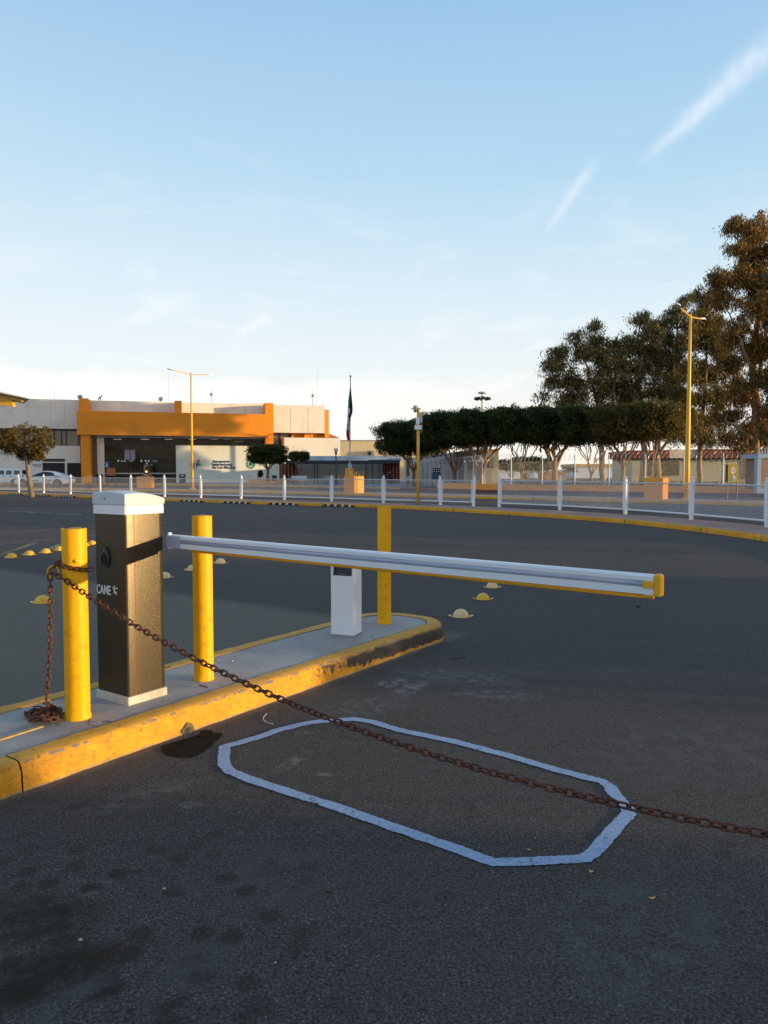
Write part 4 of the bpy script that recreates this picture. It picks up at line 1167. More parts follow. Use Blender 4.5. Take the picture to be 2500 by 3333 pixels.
for px, py, k, s, lb in domes:
    if k == 'y':
        if dy is None: dy = dome_proto(M['dome_y']); o = dy
        else: o = copy_tree(dy)
    else:
        if dw is None: dw = dome_proto(M['dome_w']); o = dw
        else: o = copy_tree(dw)
    p = GP(px, py); o.location = (p.x, p.y + .08 * s, 0); o.scale = (s, s, s); o.rotation_euler = (0, 0, R((px * 7) % 14 - 7))
    tag(o, lb, 'road stud', 'dome studs across the lanes')

# --- wheel stops
def wheelstop():
    o = empty('wheel_stop'); W = 1.75
    mb = MB(); rings = []
    for x, k in [(-W / 2, .12), (-W / 2 + .16, 1), (W / 2 - .16, 1), (W / 2, .12)]:
        rings.append([Vector((x, -.08, 0)), Vector((x, -.045, .10 * k)), Vector((x, .045, .10 * k)), Vector((x, .08, 0))])
    mb.loft(rings, True, True); mb.build('rubber_body', M['black_rubber'], o, local=True)
    for i in range(4):
        x = -W / 2 + .32 + i * .385; q = MB(); z0 = .05
        q.add([(x, -.0775, .020), (x + .13, -.0775, .020), (x + .13, -.0455, .1025), (x, -.0455, .1025), (x, .045, .1035), (x + .13, .045, .1035)], [(0, 1, 2, 3), (3, 2, 5, 4)])
        q.build('reflective_block', M['dome_w'], o, local=True)
    return o
ws = None
stops = [(-25, 1611.5, 1), (66, 1615.5, 1), (163, 1619.5, 1), (254, 1624, 1), (588, 1635, 1), (720, 1640, 1), (866, 1647, 1), (1024, 1652, 1)]
for i, (px, py, _) in enumerate(stops):
    o = wheelstop() if ws is None else copy_tree(ws)
    if ws is None: ws = o
    p = GP(px, py + 1.0); j = min(range(len(kpts)), key=lambda q: (kpts[q] - p).length)
    t = (kpts[min(j + 2, len(kpts) - 1)] - kpts[j - 2]).normalized()
    q = kpts[j] - Vector((-t.y, t.x, 0)) * .12
    d = GP(px, py); o.location = (q.x, q.y, 0); o.rotation_euler = (0, 0, math.atan2(t.y, t.x))
    where = ['at the left frame edge', 'left of the young tree', 'right of the young tree', 'just left of the cabinet lid', 'between cabinet lid and second bollard', 'above the second bollard', 'second from the right', 'rightmost of the row'][i]
    tag(o, 'black wheel stop with pale blocks at the kerb, ' + where, 'wheel stop', 'wheel stops along the far kerb')

# ================================================================== LOW WHITE FENCE
def post_proto(h=1.13):
    mb = MB(); mb.cbox((0, 0, h / 2), (.095, .095, h), .006)
    o = mb.build('post', M['white_paint'])
    f = MB(); f.smooth = True; f.lathe([(.066, h - .004), (.066, h + .014), (.03, h + .03), (.018, h + .045), (.036, h + .062), (.045, h + .082), (.036, h + .104), (.0, h + .115)], n=14)
    f.build('finial', M['white_paint'], o, local=True, smooth=True)
    return o
FENCE = [(62, 1602), (143, 1604.5), (230, 1608), (326, 1611.5), (426, 1614), (536, 1617), (654, 1620), (785, 1623.7), (925.5, 1627.5), (1079.5, 1632), (1248, 1638), (1434, 1643.5), (1541, 1647.5)]
FENCE2 = [(1625, 1650.6), (1822, 1660), (2035.5, 1673.5), (2250, 1691.5), (2497, 1716)]
def fence_run(pix, extra, label):
    P = [GP(x, y, PAV) for x, y in pix]
    if extra > 0:
        for _ in range(extra): P.append(P[-1] + (P[-1] - P[-2]) * 1.0)
    if extra < 0:
        for _ in range(-extra): P.insert(0, P[0] + (P[0] - P[1]))
    o = empty('white_fence', P[0], label, 'fence')
    proto = None; org = P[0]
    for i, p in enumerate(P):
        q = post_proto() if proto is None else copy_tree(proto)
        if proto is None: proto = q
        q.parent = o; q.location = (p.x - org.x, p.y - org.y, -.004)
        t = (P[min(i + 1, len(P) - 1)] - P[max(i - 1, 0)]); q.rotation_euler = (R(1.1) * math.sin(i * 2.7 + p.x), R(1.1) * math.cos(i * 4.1 + p.y), math.atan2(t.y, t.x))
    for a_, b_ in zip(P[:-1], P[1:]):
        t = (b_ - a_); L_ = t.length; t.normalize(); a2 = a_ + t * .10; L_ -= .20; nrm = Vector((-t.y, t.x, 0))
        z0, z1 = .16, 1.035
        fr = MB()
        pt = lambda s, z: a2 + t * s + Vector((0, 0, z))
        fr.tube([pt(0, z0), pt(L_, z0)], .026, 8)
        fr.tube([pt(0, z0), pt(0, z1)], .018, 8); fr.tube([pt(L_, z0), pt(L_, z1)], .018, 8)
        for s in (0, L_):
            for z in (z0 + .08, z1 - .08):
                e = -.1 if s == 0 else .1
                fr.tube([pt(s, z), pt(s + e, z)], .008, 6)
        f = fr.build('panel_frame', M['white_paint'], o)
        tr = MB(); tr.tube([pt(-.1, z1), pt(L_ + .1, z1)], .019, 8); tr.build('top_rail', M['galv'], o)
        # diamond wire
        cell = .080; V = []; F = []; w = .0026 if a_.y > 42 else (.0034 if a_.y > 31 else .0050); H_ = z1 - z0
        def seg(s0, za, s1, zb, off):
            p, q = pt(s0, za) + nrm * off, pt(s1, zb) + nrm * off
            d_ = (q - p).normalized(); u = d_.cross(nrm)
            b0 = len(V)
            for e in (p, q):
                V.append(e + u * w); V.append(e + nrm * w); V.append(e - u * w); V.append(e - nrm * w)
            for k in range(4):
                k2 = (k + 1) % 4; F.append((b0 + k, b0 + k2, b0 + 4 + k2, b0 + 4 + k))
        s = -H_
        while s < L_:
            s0, s1 = s, s + H_; za, zb = z0, z1
            if s0 < 0: za = z0 - s0; s0 = 0
            if s1 > L_: zb = z1 - (s1 - L_); s1 = L_
            if s1 > s0:
                seg(s0, za, s1, zb, .003); seg(s0, z0 + z1 - za, s1, z0 + z1 - zb, -.003)
            s += cell
        wr = obj_from_np('wire_mesh', np.array([tuple(v) for v in V]), np.array(F), M['mesh_white'], f, off=org)
fence_run(FENCE, -5, 'low white chain link fence run on the left, with ball topped posts along the kerb')
fence_run(FENCE2, 2, 'low white chain link fence run right of the gap, nearest to the viewer')

# ================================================================== LAMPS AND POLES
def street_lamp(px, py, d_arm, H, label, r0=.12, r1=.055, L_=2.3):
    p = GP(px, py, .126); o = empty('street_lamp', p, label, 'street lamp', 'tall yellow double arm street lamps')
    mb = MB(); mb.smooth = True; mb.tube([Vector((0, 0, H * i / 6)) for i in range(7)], [r0 + (r1 - r0) * i / 6 for i in range(7)], 16); mb.build('pole', M['yellow_lamp'], o, local=True)
    bp = MB(); bp.box((0, 0, .015), (.42, .42, .03)); 
    for sx in (-1, 1):
        for sy in (-1, 1): bp.tube([(sx * .16, sy * .16, .02), (sx * .16, sy * .16, .08)], .015, 6)
    bp.build('base_plate', M['yellow_lamp'], o, local=True)
    d = Vector(d_arm).normalized()
    for s in (-1, 1):
        am_ = MB(); tip = d * (L_ - .65) * s + Vector((0, 0, H + .02))
        am_.tube([Vector((0, 0, H - .15)), tip], .032, 8); a_ = am_.build('arm', M['yellow_lamp'], o, local=True)
        lm_ = MB(); sd = Vector((-d.y, d.x, 0))
        c0, c1 = tip, d * L_ * s + Vector((0, 0, H + .10))
        rings = []
        for f, w, h in ((0, .05, .03), (.15, .10, .05), (.5, .15, .06), (.9, .13, .04), (1, .07, .02)):
            c = c0.lerp(c1, f); rings.append([c + sd * w + Vector((0, 0, -h * .6)), c + sd * w * .7 + Vector((0, 0, h)), c - sd * w * .7 + Vector((0, 0, h)), c - sd * w + Vector((0, 0, -h * .6))])
        lm_.loft(rings, True, True); h_ = lm_.build('lamp_head', M['white_paint'], a_, local=True)
    return o
street_lamp(626.6, 1591, (2.8, 3.7, 0), 9.55, 'tall yellow double arm street lamp in front of the airport terminal')
street_lamp(2235, 1624.6, (2.8, 3.5, 0), 9.35, 'tall yellow double arm street lamp in front of the big trees at right', .14, .06)

def camera_pole():
    p = GP(1360.5, 1641.7, PAV); o = empty('camera_pole', p, 'yellow pole with surveillance camera and grey boxes standing on the fence pavement', 'camera pole')
    mb = MB(); mb.smooth = True; mb.tube([(0, 0, 0), (0, 0, 4.10)], .057, 14); mb.build('pole', M['yellow_lamp'], o, local=True)
    b = MB(); b.bbox((-.5, -.22, -.004), (.5, .22, .04)); b.build('concrete_foot', M['pavement_grey'], o, local=True)
    a = MB(); a.tube([(-.30, 0, 4.05), (.12, 0, 4.05)], .022, 8); a_ = a.build('bracket', M['yellow_lamp'], o, local=True)
    c = MB(); c.smooth = True; c.lathe([(.02, .16), (.09, .12), (.11, .05), (.11, 0), (.0, 0)], (-.12, 0, 4.04), 16); c.sphere((-.12, 0, 3.98), .085, 14, 8)
    c.build('dome_camera', M['grey_metal'], o, local=True, smooth=True)
    x = MB(); x.cbox((.06, .04, 3.68), (.235, .15, .44), .01); x.build('equipment_box', M['grey_metal'], o, local=True)
    x = MB(); x.cbox((-.03, -.11, 3.52), (.13, .10, .27), .01); x.build('equipment_box', M['white_cover'], o, local=True)
    x = MB(); x.cbox((-.01, -.12, 3.26), (.29, .12, .18), .01); x.build('equipment_box', M['white_cover'], o, local=True)
    w_ = MB(); w_.smooth = True; w_.tube(spline([(.15, 0, 3.5), (.16, 0, 3.2), (.11, 0, 3.06), (-.02, 0, 3.03), (-.07, 0, 3.18)], 5), .014, 6); w_.build('cable', M['mustard'], o, local=True)
camera_pole()

def floodlight_mast():
    d = 150; p = DP(1569, 1537, d); o = empty('floodlight_mast', (p.x, p.y, 0), 'far floodlight mast rising behind the clipped trees', 'floodlight mast')
    z = DP(1569, 1296, d).z
    mb = MB(); mb.tube([(0, 0, 0), (0, 0, z + .9)], .24, 8); mb.build('mast', M['white_paint'], o, local=True)
    mb = MB()
    mb.lathe([(.2, z + .9), (.9, z + .9), (.9, z + 1.2), (.1, z + 1.3)], n=12)
    mb.build('crown_ring', M['grey_metal'], o, local=True)
    for i in range(8):
        an = i / 8 * 2 * PI; q = MB(); c = Vector((math.cos(an) * 1.3, math.sin(an) * 1.3, z - .1)); q.sphere(c, .42, 8, 6, (1, 1, .8)); q.tube([Vector((0, 0, z + .4)), c], .07, 5)
        q.build('floodlight', M['steel_dark'], o, local=True)
floodlight_mast()

def flag():
    d = 82; p = DP(1139, 1583, d); o = empty('flag_pole', (p.x, p.y, .126), 'slim flag pole carrying the limp green, white and red flag', 'flag pole')
    zt = DP(1141, 1228, d).z
    mb = MB(); mb.smooth = True; mb.tube([(0, 0, 0), (0, 0, 2.3), (0, 0, 2.35), (.08, 0, zt)], [.20, .20, .07, .05], 10); mb.build('pole', M['grey_metal'], o, local=True)
    fb = MB(); fb.smooth = True; fb.sphere((.08, 0, zt), .12, 8, 6); fb.build('truck', M['grey_metal'], o, local=True)
    pd = MB(); pd.cbox((-.05, -.3, .9), (.9, .9, 1.8), .05); pd.build('pedestal', M['orange_pale'], o, local=True)
    # hanging cloth: outline from the photograph, folded in depth
    rows = [(1246, 1141.5, 1141.8), (1262, 1139.5, 1142.5), (1285, 1136, 1144.5), (1310, 1133, 1147), (1330, 1131.5, 1148.5), (1345, 1131, 1148.0), (1358, 1130, 1143.5), (1380, 1129, 1141), (1400, 1127.5, 1140.5), (1412, 1127, 1140.5), (1425, 1129, 1139.5), (1434, 1132, 1137.5)]
    n = 9; V = []
    for r_, (y, xl, xr) in enumerate(rows):
        for k in range(n):
            f = k / (n - 1); q = DP(xl + (xr - xl) * f, y, d)
            V.append((q.x, q.y - .15 + .28 * math.sin(f * 9 + r_ * .35) * min(1, (xr - xl) / 6), q.z))
    mats = [M['flag_green'], M['flag_white'], M['flag_red'], M['emblem']]
    fl = MB(); fl.smooth = True
    fl.v = V
    for r_ in range(len(rows) - 1):
        for k in range(n - 1):
            y = rows[r_][0]; f = (k + .5) / (n - 1)
            # stripes run diagonally through the limp cloth
            s = (y - 1246) / 180 + (.25 - f) * .30
            m_ = 0 if s < .40 else (1 if s < .76 else 2)
            if m_ == 1 and 0.45 < s < .55 and 2 <= k <= 4: m_ = 3
            fl.f.append((r_ * n + k, r_ * n + k + 1, (r_ + 1) * n + k + 1, (r_ + 1) * n + k)); fl.mi.append(m_); fl.sm.append(True)
    ob = fl.build('flag', mats); tag(ob, 'limp green, white and red flag hanging from the slim pole', 'flag')
flag()

def globe_lamp():
    d = 84; p = DP(1094, 1580, d); o = empty('globe_lamp', (p.x, p.y, .126), 'black globe lamp post in front of the dark canopy', 'globe lamp')
    z = DP(1094, 1468, d).z
    mb = MB(); mb.smooth = True; mb.tube([(0, 0, 0), (0, 0, 1.0), (0, 0, 1.02), (0, 0, z - .55), (0, 0, z - .5), (0, 0, z - .2)], [.13, .12, .07, .06, .12, .12], 10); mb.build('post', M['steel_dark'], o, local=True)
    mb = MB(); mb.smooth = True; mb.sphere((0, 0, z), .24, 16, 10); mb.build('globe', M['globe'], o, local=True)
globe_lamp()

# ================================================================== PLANTERS
def planter(px, py, w, h, yaw, label, twigs=10, seed=1):
    p = GP(px, py, .126); o = empty('planter', (p.x, p.y + w * .5, .126), label, 'planter', 'orange concrete planters on the median', rz=yaw)
    c = .16 * w; W = w / 2
    oct_ = lambda s: [Vector((x * s, y * s, 0)) for x, y in ((W, -W + c), (W, W - c), (W - c, W), (-W + c, W), (-W, W - c), (-W, -W + c), (-W + c, -W), (W - c, -W))]
    up = lambda ring, z: [v + Vector((0, 0, z)) for v in ring]
    mb = MB(); mb.loft([up(oct_(1), 0), up(oct_(1), h - .05), up(oct_(.985), h), up(oct_(.85), h), up(oct_(.84), h - .12)], True)
    mb.build('box', M['orange_pale'], o, local=True)
    s = MB(); s.add([tuple(v + Vector((0, 0, h - .10))) for v in oct_(.845)], [tuple(range(8))]); s.build('soil', M['soil'], o, local=True)
    rnd = random.Random(seed); t = MB()
    for i in range(twigs):
        b = Vector((rnd.uniform(-.35, .35) * w, rnd.uniform(-.3, .3) * w, h - .1)); q = b; rr_ = .022
        pts = [b]
        for k in range(3):
            q = q + Vector((rnd.uniform(-.12, .12), rnd.uniform(-.1, .1), rnd.uniform(.10, .22))); pts.append(q)
        t.tube(pts, [rr_, rr_ * .8, rr_ * .6, rr_ * .35], 5)
        for k in (1, 2):
            e = pts[k] + Vector((rnd.uniform(-.2, .2), rnd.uniform(-.1, .1), rnd.uniform(.02, .2))); t.tube([pts[k], e], [rr_ * .6, rr_ * .25], 4)
    t.build('dry_shrub', M['twig'], o, local=True)
planter(467, 1588, 1.30, .99, R(-4), 'orange planter with bare twigs in front of the terminal glass doors', 8, 2)
planter(1151, 1605, 1.10, 1.10, R(-30), 'orange planter with dry shrub below the hanging flag', 10, 3)
planter(2148, 1625, 1.10, 1.09, R(-26), 'orange planter with bare twigs beside the right street lamp', 9, 5)

# ================================================================== TERMINAL
class Frame:
    def __init__(s, P0, ang):
        s.P = Vector((P0[0], P0[1], 0)); s.u = Vector((math.cos(ang), math.sin(ang), 0)); s.n = Vector((math.sin(ang), -math.cos(ang), 0))
    def at(s, px, py, off=0.0):
        d = raydir(px, py); q = s.P + s.n * off
        t = (q - Vector((0, 0, 0))).dot(s.n) / d.dot(s.n)
        w = Vector((0, 0, CAMZ)) + d * t
        return (w - q).dot(s.u), w.z
    def pt(s, u, z, off=0.0): return s.P + s.u * u + s.n * off + Vector((0, 0, z))
    def box(s, mb, u0, u1, z0, z1, off, th):
        """front face at off, body going back by th"""
        mb.box(s.pt((u0 + u1) / 2, (z0 + z1) / 2, off - th / 2), (abs(u1 - u0), th, abs(z1 - z0)), ax=s.u, ay=s.n)
    def pbox(s, mb, xa, xb, yt, yb, off, th, xr=None):
        xr = xa if xr is None else xr
        u0 = s.at(xa, 1500, off)[0]; u1 = s.at(xb, 1500, off)[0]
        z1 = s.at(xr, yt, off)[1]; z0 = .0 if yb is None else s.at(xr, yb, off)[1]
        s.box(mb, u0, u1, z0, z1, off, th)
        return u0, u1, z0, z1
T = Frame((-44.9, 95.7), R(14.8))
def terminal():
    org = T.pt(0, 0)
    o = empty('airport_terminal', (org.x, org.y, .126), 'long white and orange airport terminal with dark glass front', 'building')
    mb = MB()
    # left wing upper and lower walls, solid core
    T.pbox(mb, -900, 262, 1298, 1394, 0, 10, 100)
    T.pbox(mb, -900, 262, 1450, None, -.1, 9.8, 100)
    T.pbox(mb, -900, 262, 1392, 1452, -.6, 9, 100)
    # parapet between orange blocks
    T.pbox(mb, 262, 800, 1303, 1420, -1.2, 8, 300)
    T.pbox(mb, 800.5, 866, 1312, 1425, -1.3, 8, 830)
    # box right of the third pilaster, raised over a recess
    T.pbox(mb, 891, 1057, 1317, 1407.5, 1.0, 9, 891)
    # lower right box
    T.pbox(mb, 926, 1108, 1424, None, 2.0, 9, 926)
    mb.build('wall', M['white_wall'], o)
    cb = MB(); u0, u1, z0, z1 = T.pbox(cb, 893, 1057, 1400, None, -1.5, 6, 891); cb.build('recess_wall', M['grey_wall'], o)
    # orange band, column, pilasters
    ob = MB()
    T.pbox(ob, 253, 873, 1336.5, 1415, 3.0, 5.5, 255)
    ob.build('orange_fascia', M['orange'], o)
    for (xa, xb, yt, yb, off, th) in ((261, 290, 1296, 1340, 1.6, 2.4), (571, 594, 1304, 1350, 1.6, 2.4), (865, 891, 1311, 1445, 2.2, 3.0), (1058, 1071, 1333, 1424, .6, 3.0)):
        q = MB(); T.pbox(q, xa, xb, yt, yb, off, th); q.build('orange_pilaster', M['orange'], o)
    q = MB(); T.pbox(q, 264, 294, 1405, None, 2.6, 2.4); q.build('orange_column', M['orange'], o)
    q = MB(); T.pbox(q, 317, 339, 1405, None, .9, 1.2); q.build('white_pier', M['sign_wall'], o)
    q = MB(); T.pbox(q, 339, 873, 1414, 1424, .55, .5); q.build('door_header', M['white_wall'], o)
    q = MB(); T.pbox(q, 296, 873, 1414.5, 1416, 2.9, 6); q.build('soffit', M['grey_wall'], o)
    # lobby wall toned light and warm in place of lamp glow, ceiling lamps
    q = MB(); T.pbox(q, 260, 915, 1424, None, -3.4, .2); q.build('lobby_back_wall', pmat('lobby_wall', (.60, .46, .28), .8), o)
    q = MB()
    for x in (383, 472, 549, 626, 697, 740): 
        u, z = T.at(x, 1431, -1.5); q.box(T.pt(u, z + .05, -1.5), (1.0, .3, .04), ax=T.u, ay=T.n)
    q.build('ceiling_lamp', M['ceiling_light'], o)
    # side walls of glazed hall
    # glass with mullions
    gm, w, b = new_mat('storefront_glass')
    b.inputs['Base Color'].default_value = (.014, .011, .007, 1); b.inputs['Roughness'].default_value = .06; b.inputs['Specular IOR Level'].default_value = .22
    b.inputs['Alpha'].default_value = .62
    M['store_glass'] = gm
    xs = [339, 381.5, 424, 457, 489, 532, 573]
    for i, (xa, xb) in enumerate(zip(xs[:-1], xs[1:])):
        for (yt, yb) in ((1424, 1446), (1447, None)):
            q = MB(); T.pbox(q, xa + .7, xb - .7, yt, yb, .42, .05, 339); w_ = q.build('glass_pane', gm, o)
    xs2 = [573, 611, 649, 687, 725, 762, 800, 836, 873]
    for xa, xb in zip(xs2[:-1], xs2[1:]):
        q = MB(); T.pbox(q, xa + .7, xb - .7, 1424, 1450, .42, .05, 339); q.build('glass_pane', gm, o)
    q = MB()
    for x in xs + xs2[1:]: T.pbox(q, x - .8, x + .8, 1424, None, .50, .12, 339)
    T.pbox(q, 339, 873, 1424, 1425.6, .52, .12, 339); T.pbox(q, 339, 873, 1445.2, 1447, .52, .12, 339)
    q.build('mullions', M['dark_frame'], o)
    q = MB(); T.pbox(q, 339, 573, 1539, 1543, .44, .02, 339); q.build('manifestation_band', M['grey_metal'], o)
    # posters and signs seen behind the glass
    q = MB(); T.pbox(q, 406, 423, 1464, 1496, .36, .03, 339); T.pbox(q, 425, 440, 1464, 1496, .36, .03, 339); q.build('lobby_screen', M['screen'], o)
    q = MB(); T.pbox(q, 339, 573, 1495, 1500, -.5, .05, 339); q.build('lobby_beam', M['dark_frame'], o)
    q = MB()
    for (xa, xb, yt, yb) in ((381, 388, 1496, 1503), (394, 399, 1498, 1503), (404, 409, 1498, 1503), (458, 463, 1496, 1503), (471, 477, 1497, 1502), (481, 487, 1497, 1502), (475.5, 480.5, 1505, 1511), (420, 436, 1498.5, 1500), (496, 512, 1499, 1500.5), (421, 430, 1502, 1503), (491, 496, 1511, 1512.5)):
        T.pbox(q, xa, xb, yt, yb, .47, .02, 339)
    q.build('window_stickers', M['white_print'], o)
    q = MB(); T.pbox(q, 341.5, 353.5, 1504, 1522, .50, .03, 339); bs = q.build('access_sign', M['blue_sign'], o)
    q = MB(); c = [T.pt(*T.at(x, y, .52), .52) for x, y in ((344, 1519), (347, 1513), (347, 1507), (348.3, 1507), (348.6, 1513), (351.5, 1519), (347.8, 1517))]
    q.add(c, [tuple(range(7))]); q.build('wheelchair_mark', M['white_print'], bs)
    # sign wall
    q = MB(); T.pbox(q, 573, 909, 1449.5, None, 1.0, .4, 573); q.build('sign_wall', M['sign_wall'], o)
    # lettering
    for i, (tx, x1, yb) in enumerate((('Aeropuerto', 748, 1506.0), ('Internacional', 756, 1515.8), ('de Los Mochis', 766, 1525.6))):
        u0, z0 = T.at(691.5, yb, 1.03); u1, _ = T.at(x1, yb, 1.03)
        cap = (yb - (yb - 8.2)) / FPX * 104
        text_mesh('lettering', tx, cap * 1.42, T.pt(u0, z0 - (.1 if i == 0 else 0), 1.03), T.u, (0, 0, 1), M['navy'], o, .02, width=u1 - u0, bold=.011)
    # star emblem of coloured triangles
    def tri(pts, mat, name='star_emblem'):
        q = MB(); q.add([T.pt(*T.at(x, y, 1.04), 1.04) for x, y in pts], [tuple(range(len(pts)))]); return q.build(name, mat, o)
    tri([(635.5, 1501), (652, 1492), (647.5, 1506), (641, 1502.5)], M['pink_mark'])
    tri([(634.5, 1501), (621, 1494), (624.5, 1507), (630, 1502.5)], M['pink_mark'])
    tri([(641, 1503.5), (647.5, 1502), (654.5, 1508.5), (639, 1503.5)], M['navy'])
    tri([(628, 1503.5), (623, 1502), (617, 1508.5), (630, 1503.5)], M['navy'])
    tri([(637.5, 1504), (659, 1514.5), (642.5, 1516)], M['green_mark'])
    tri([(633, 1504), (614, 1514.5), (629, 1516)], M['green_mark'])
    tri([(637, 1505.5), (644, 1514), (640.8, 1528)], M['navy'])
    tri([(634.5, 1505.5), (627.5, 1514), (632.2, 1528)], M['navy'])
    tri([(635.8, 1506), (639, 1526), (633.6, 1526)], M['white_print'])
    # round green seal, partly behind the tree
    q = MB(); cu, cz = T.at(816, 1511, 1.03); rr_ = 14.2 / FPX * 106
    ring = lambda r, off=1.04: [T.pt(cu + r * math.cos(2 * PI * k / 32), cz + r * math.sin(2 * PI * k / 32), off) for k in range(32)]
    q.loft([ring(rr_), ring(rr_ * .62)]); q.build('round_seal', M['green_mark'], o)
    q = MB(); q.loft([ring(rr_ * .88, 1.05), ring(rr_ * .84, 1.05)]); q.build('seal_lettering_ring', M['white_print'], o)
    q = MB(); q.loft([ring(rr_ * .42, 1.04), ring(rr_ * .05, 1.04)], False, True); q.build('seal_centre', M['green_mark'], o)
    # left wing ribbon windows
    xs = [-60, -25, 10, 45, 80, 112, 142, 179, 202, 217, 257]
    for xa, xb in zip(xs[:-1], xs[1:]):
        q = MB(); T.pbox(q, xa + 1.5, xb - 1.5, 1400, 1449, -.45, .1, 100); q.build('ribbon_window', M['tan_glass'], o)
    q = MB(); T.pbox(q, -400, 262, 1394, 1401, -.3, .3, 100)
    for x in xs: T.pbox(q, x - 2, x + 2, 1396, 1450, -.38, .15, 100)
    q.build('window_frame', M['dark_frame'], o)
    # doors in left wing
    for xa, xb in ((138, 211), (218, 263)):
        q = MB(); T.pbox(q, xa, xb, 1507, None, -.02, .1, 200); q.build('dark_doorway', M['dark_void'], o)
    q = MB(); T.pbox(q, 138, 211, 1493, 1503, .02, .14, 170); q.build('door_sign_panel', M['dark_frame'], o)
    q = MB()
    for xa, xb, yt in ((135, 138, 1491), (211, 218, 1503), (136, 211, 1503)): T.pbox(q, xa, xb, yt, None if xb - xa < 20 else 1506.5, .05, .12, 170)
    q.build('door_surround', M['white_wall'], o)
    q = MB(); T.pbox(q, 107, 134, 1509, 1516.5, .05, .15, 107); q.build('wall_sign', M['grey_metal'], o)
    # recess under the raised box
    q = MB(); T.pbox(q, 893, 908, 1409, 1447, -1.3, .1, 893); T.pbox(q, 913, 940, 1412, 1440, -1.3, .1, 893); q.build('recess_window', M['tan_glass'], o)
    q = MB(); T.pbox(q, 908, 913, 1409, 1450, -1.2, .1, 893); T.pbox(q, 940, 950, 1409, 1424, -1.2, .1, 893); T.pbox(q, 893, 1050, 1406, 1411, -1.2, .1, 893); q.build('recess_frame', M['dark_frame'], o)
    q = MB(); T.pbox(q, 949, 990, 1411, 1424, -.9, .1, 949); T.pbox(q, 991, 1009, 1411, 1425, -.2, .1, 991); T.pbox(q, 1011, 1032, 1411, 1425, -.2, .1, 991); T.pbox(q, 1033, 1058, 1414, 1425, -.5, .1, 991); q.build('orange_balcony_wall', M['orange'], o)
    # sloping brown roof end
    q = MB(); c = [T.pt(*T.at(x, y, .3), .3) for x, y in ((1071, 1413), (1073, 1412), (1105, 1425), (1071, 1425))]; c2 = [p - T.n * 3 for p in c]
    q.loft([c, c2], True, True); q.build('sloping_roof', M['brown_fin'], o)
    # panel joints
    q = MB()
    for x in (946, 1003): T.pbox(q, x, x + .8, 1322, 1405, 1.012, .02, 891)
    for x in (95, 168, 213): T.pbox(q, x, x + .7, 1302, 1392, .012, .02, 100)
    q.build('panel_joint', M['grey_wall'], o)
    return o
term = terminal()

def dish(px, py, rpx, yaw, tilt, label):
    p0u, z = T.at(px, py, -3); c = T.pt(p0u, z, -3)
    o = empty('satellite_dish', c, label, 'satellite dish', 'dishes on the terminal roof'); r = rpx / FPX * 103
    mb = MB(); mb.smooth = True; mb.lathe([(r * k / 6, r * .22 * (k / 6) ** 2) for k in range(1, 7)], n=18, cap1=False)
    rot = Matrix.Rotation(yaw, 3, 'Z') @ Matrix.Rotation(tilt, 3, 'X'); mb.v = [tuple(rot @ Vector(v)) for v in mb.v]; mb.build('reflector', M['grey_metal'], o, local=True)
    s = MB(); s.tube([(0, 0, 0), (0, 0, -1.2)], .05, 6); s.build('mast', M['steel_dark'], o, local=True)
    s = MB(); s.tube([rot @ Vector((0, -r, .1)), rot @ Vector((0, 0, r * .9))], .025, 5); s.build('feed_arm', M['steel_dark'], o, local=True)
dish(261, 1293, 8, R(10), R(80), 'upright grey satellite dish beside the left orange roof block')
dish(328, 1295, 11, R(-50), R(55), 'tilted dark satellite dish between the two left roof blocks')
dish(523, 1299, 7.5, R(5), R(80), 'small round satellite dish left of the middle orange roof block')
def antenna(x, y0, y1, label, dx=0, box_=None, r=.03):
    u, z0 = T.at(x, y1, -3); u1, z1 = T.at(x + dx, y0, -3); c = T.pt(u, z0 - 1.2, -3)
    o = empty('antenna', c, label, 'antenna', 'thin antennas on the terminal roof')
    mb = MB(); mb.tube([(0, 0, 0), T.u * (u1 - u) * .5 + Vector((0, 0, (z1 - z0 + 1.2) * .55)), T.u * (u1 - u) + Vector((0, 0, z1 - z0 + 1.2))], [r, r * .7, r * .4], 5); mb.build('rod', M['grey_metal'], o, local=True)
    if box_: 
        b = MB(); b.box((0, 0, 1.2 + box_), (.35, .2, .35)); b.build('radio_box', M['grey_metal'], o, local=True)
antenna(178, 1264, 1298, 'short thin antenna above the left white wing')
antenna(548, 1205, 1303, 'tall guyed antenna just left of the first street lamp', r=.025)
antenna(589, 1288, 1303, 'stubby antenna right of the middle roof block')
antenna(688, 1263, 1308, 'antenna with a small radio box, right of the first street lamp', box_=1.0, r=.05)
antenna(759, 1279, 1312, 'thin antenna above the right half of the orange fascia')
antenna(903, 1305, 1316, 'very short antenna beside the third orange pilaster')
antenna(957, 1250, 1317, 'faint tall antenna above the raised white box', r=.02)
antenna(1018, 1268, 1318, 'thick lattice antenna with orange lower part', box_=1.3, r=.07)
antenna(1027, 1200, 1318, 'leaning tall whip antenna beside the lattice antenna', dx=9, r=.03)
antenna(1051, 1305, 1318, 'short antenna at the right end of the raised box', r=.05)

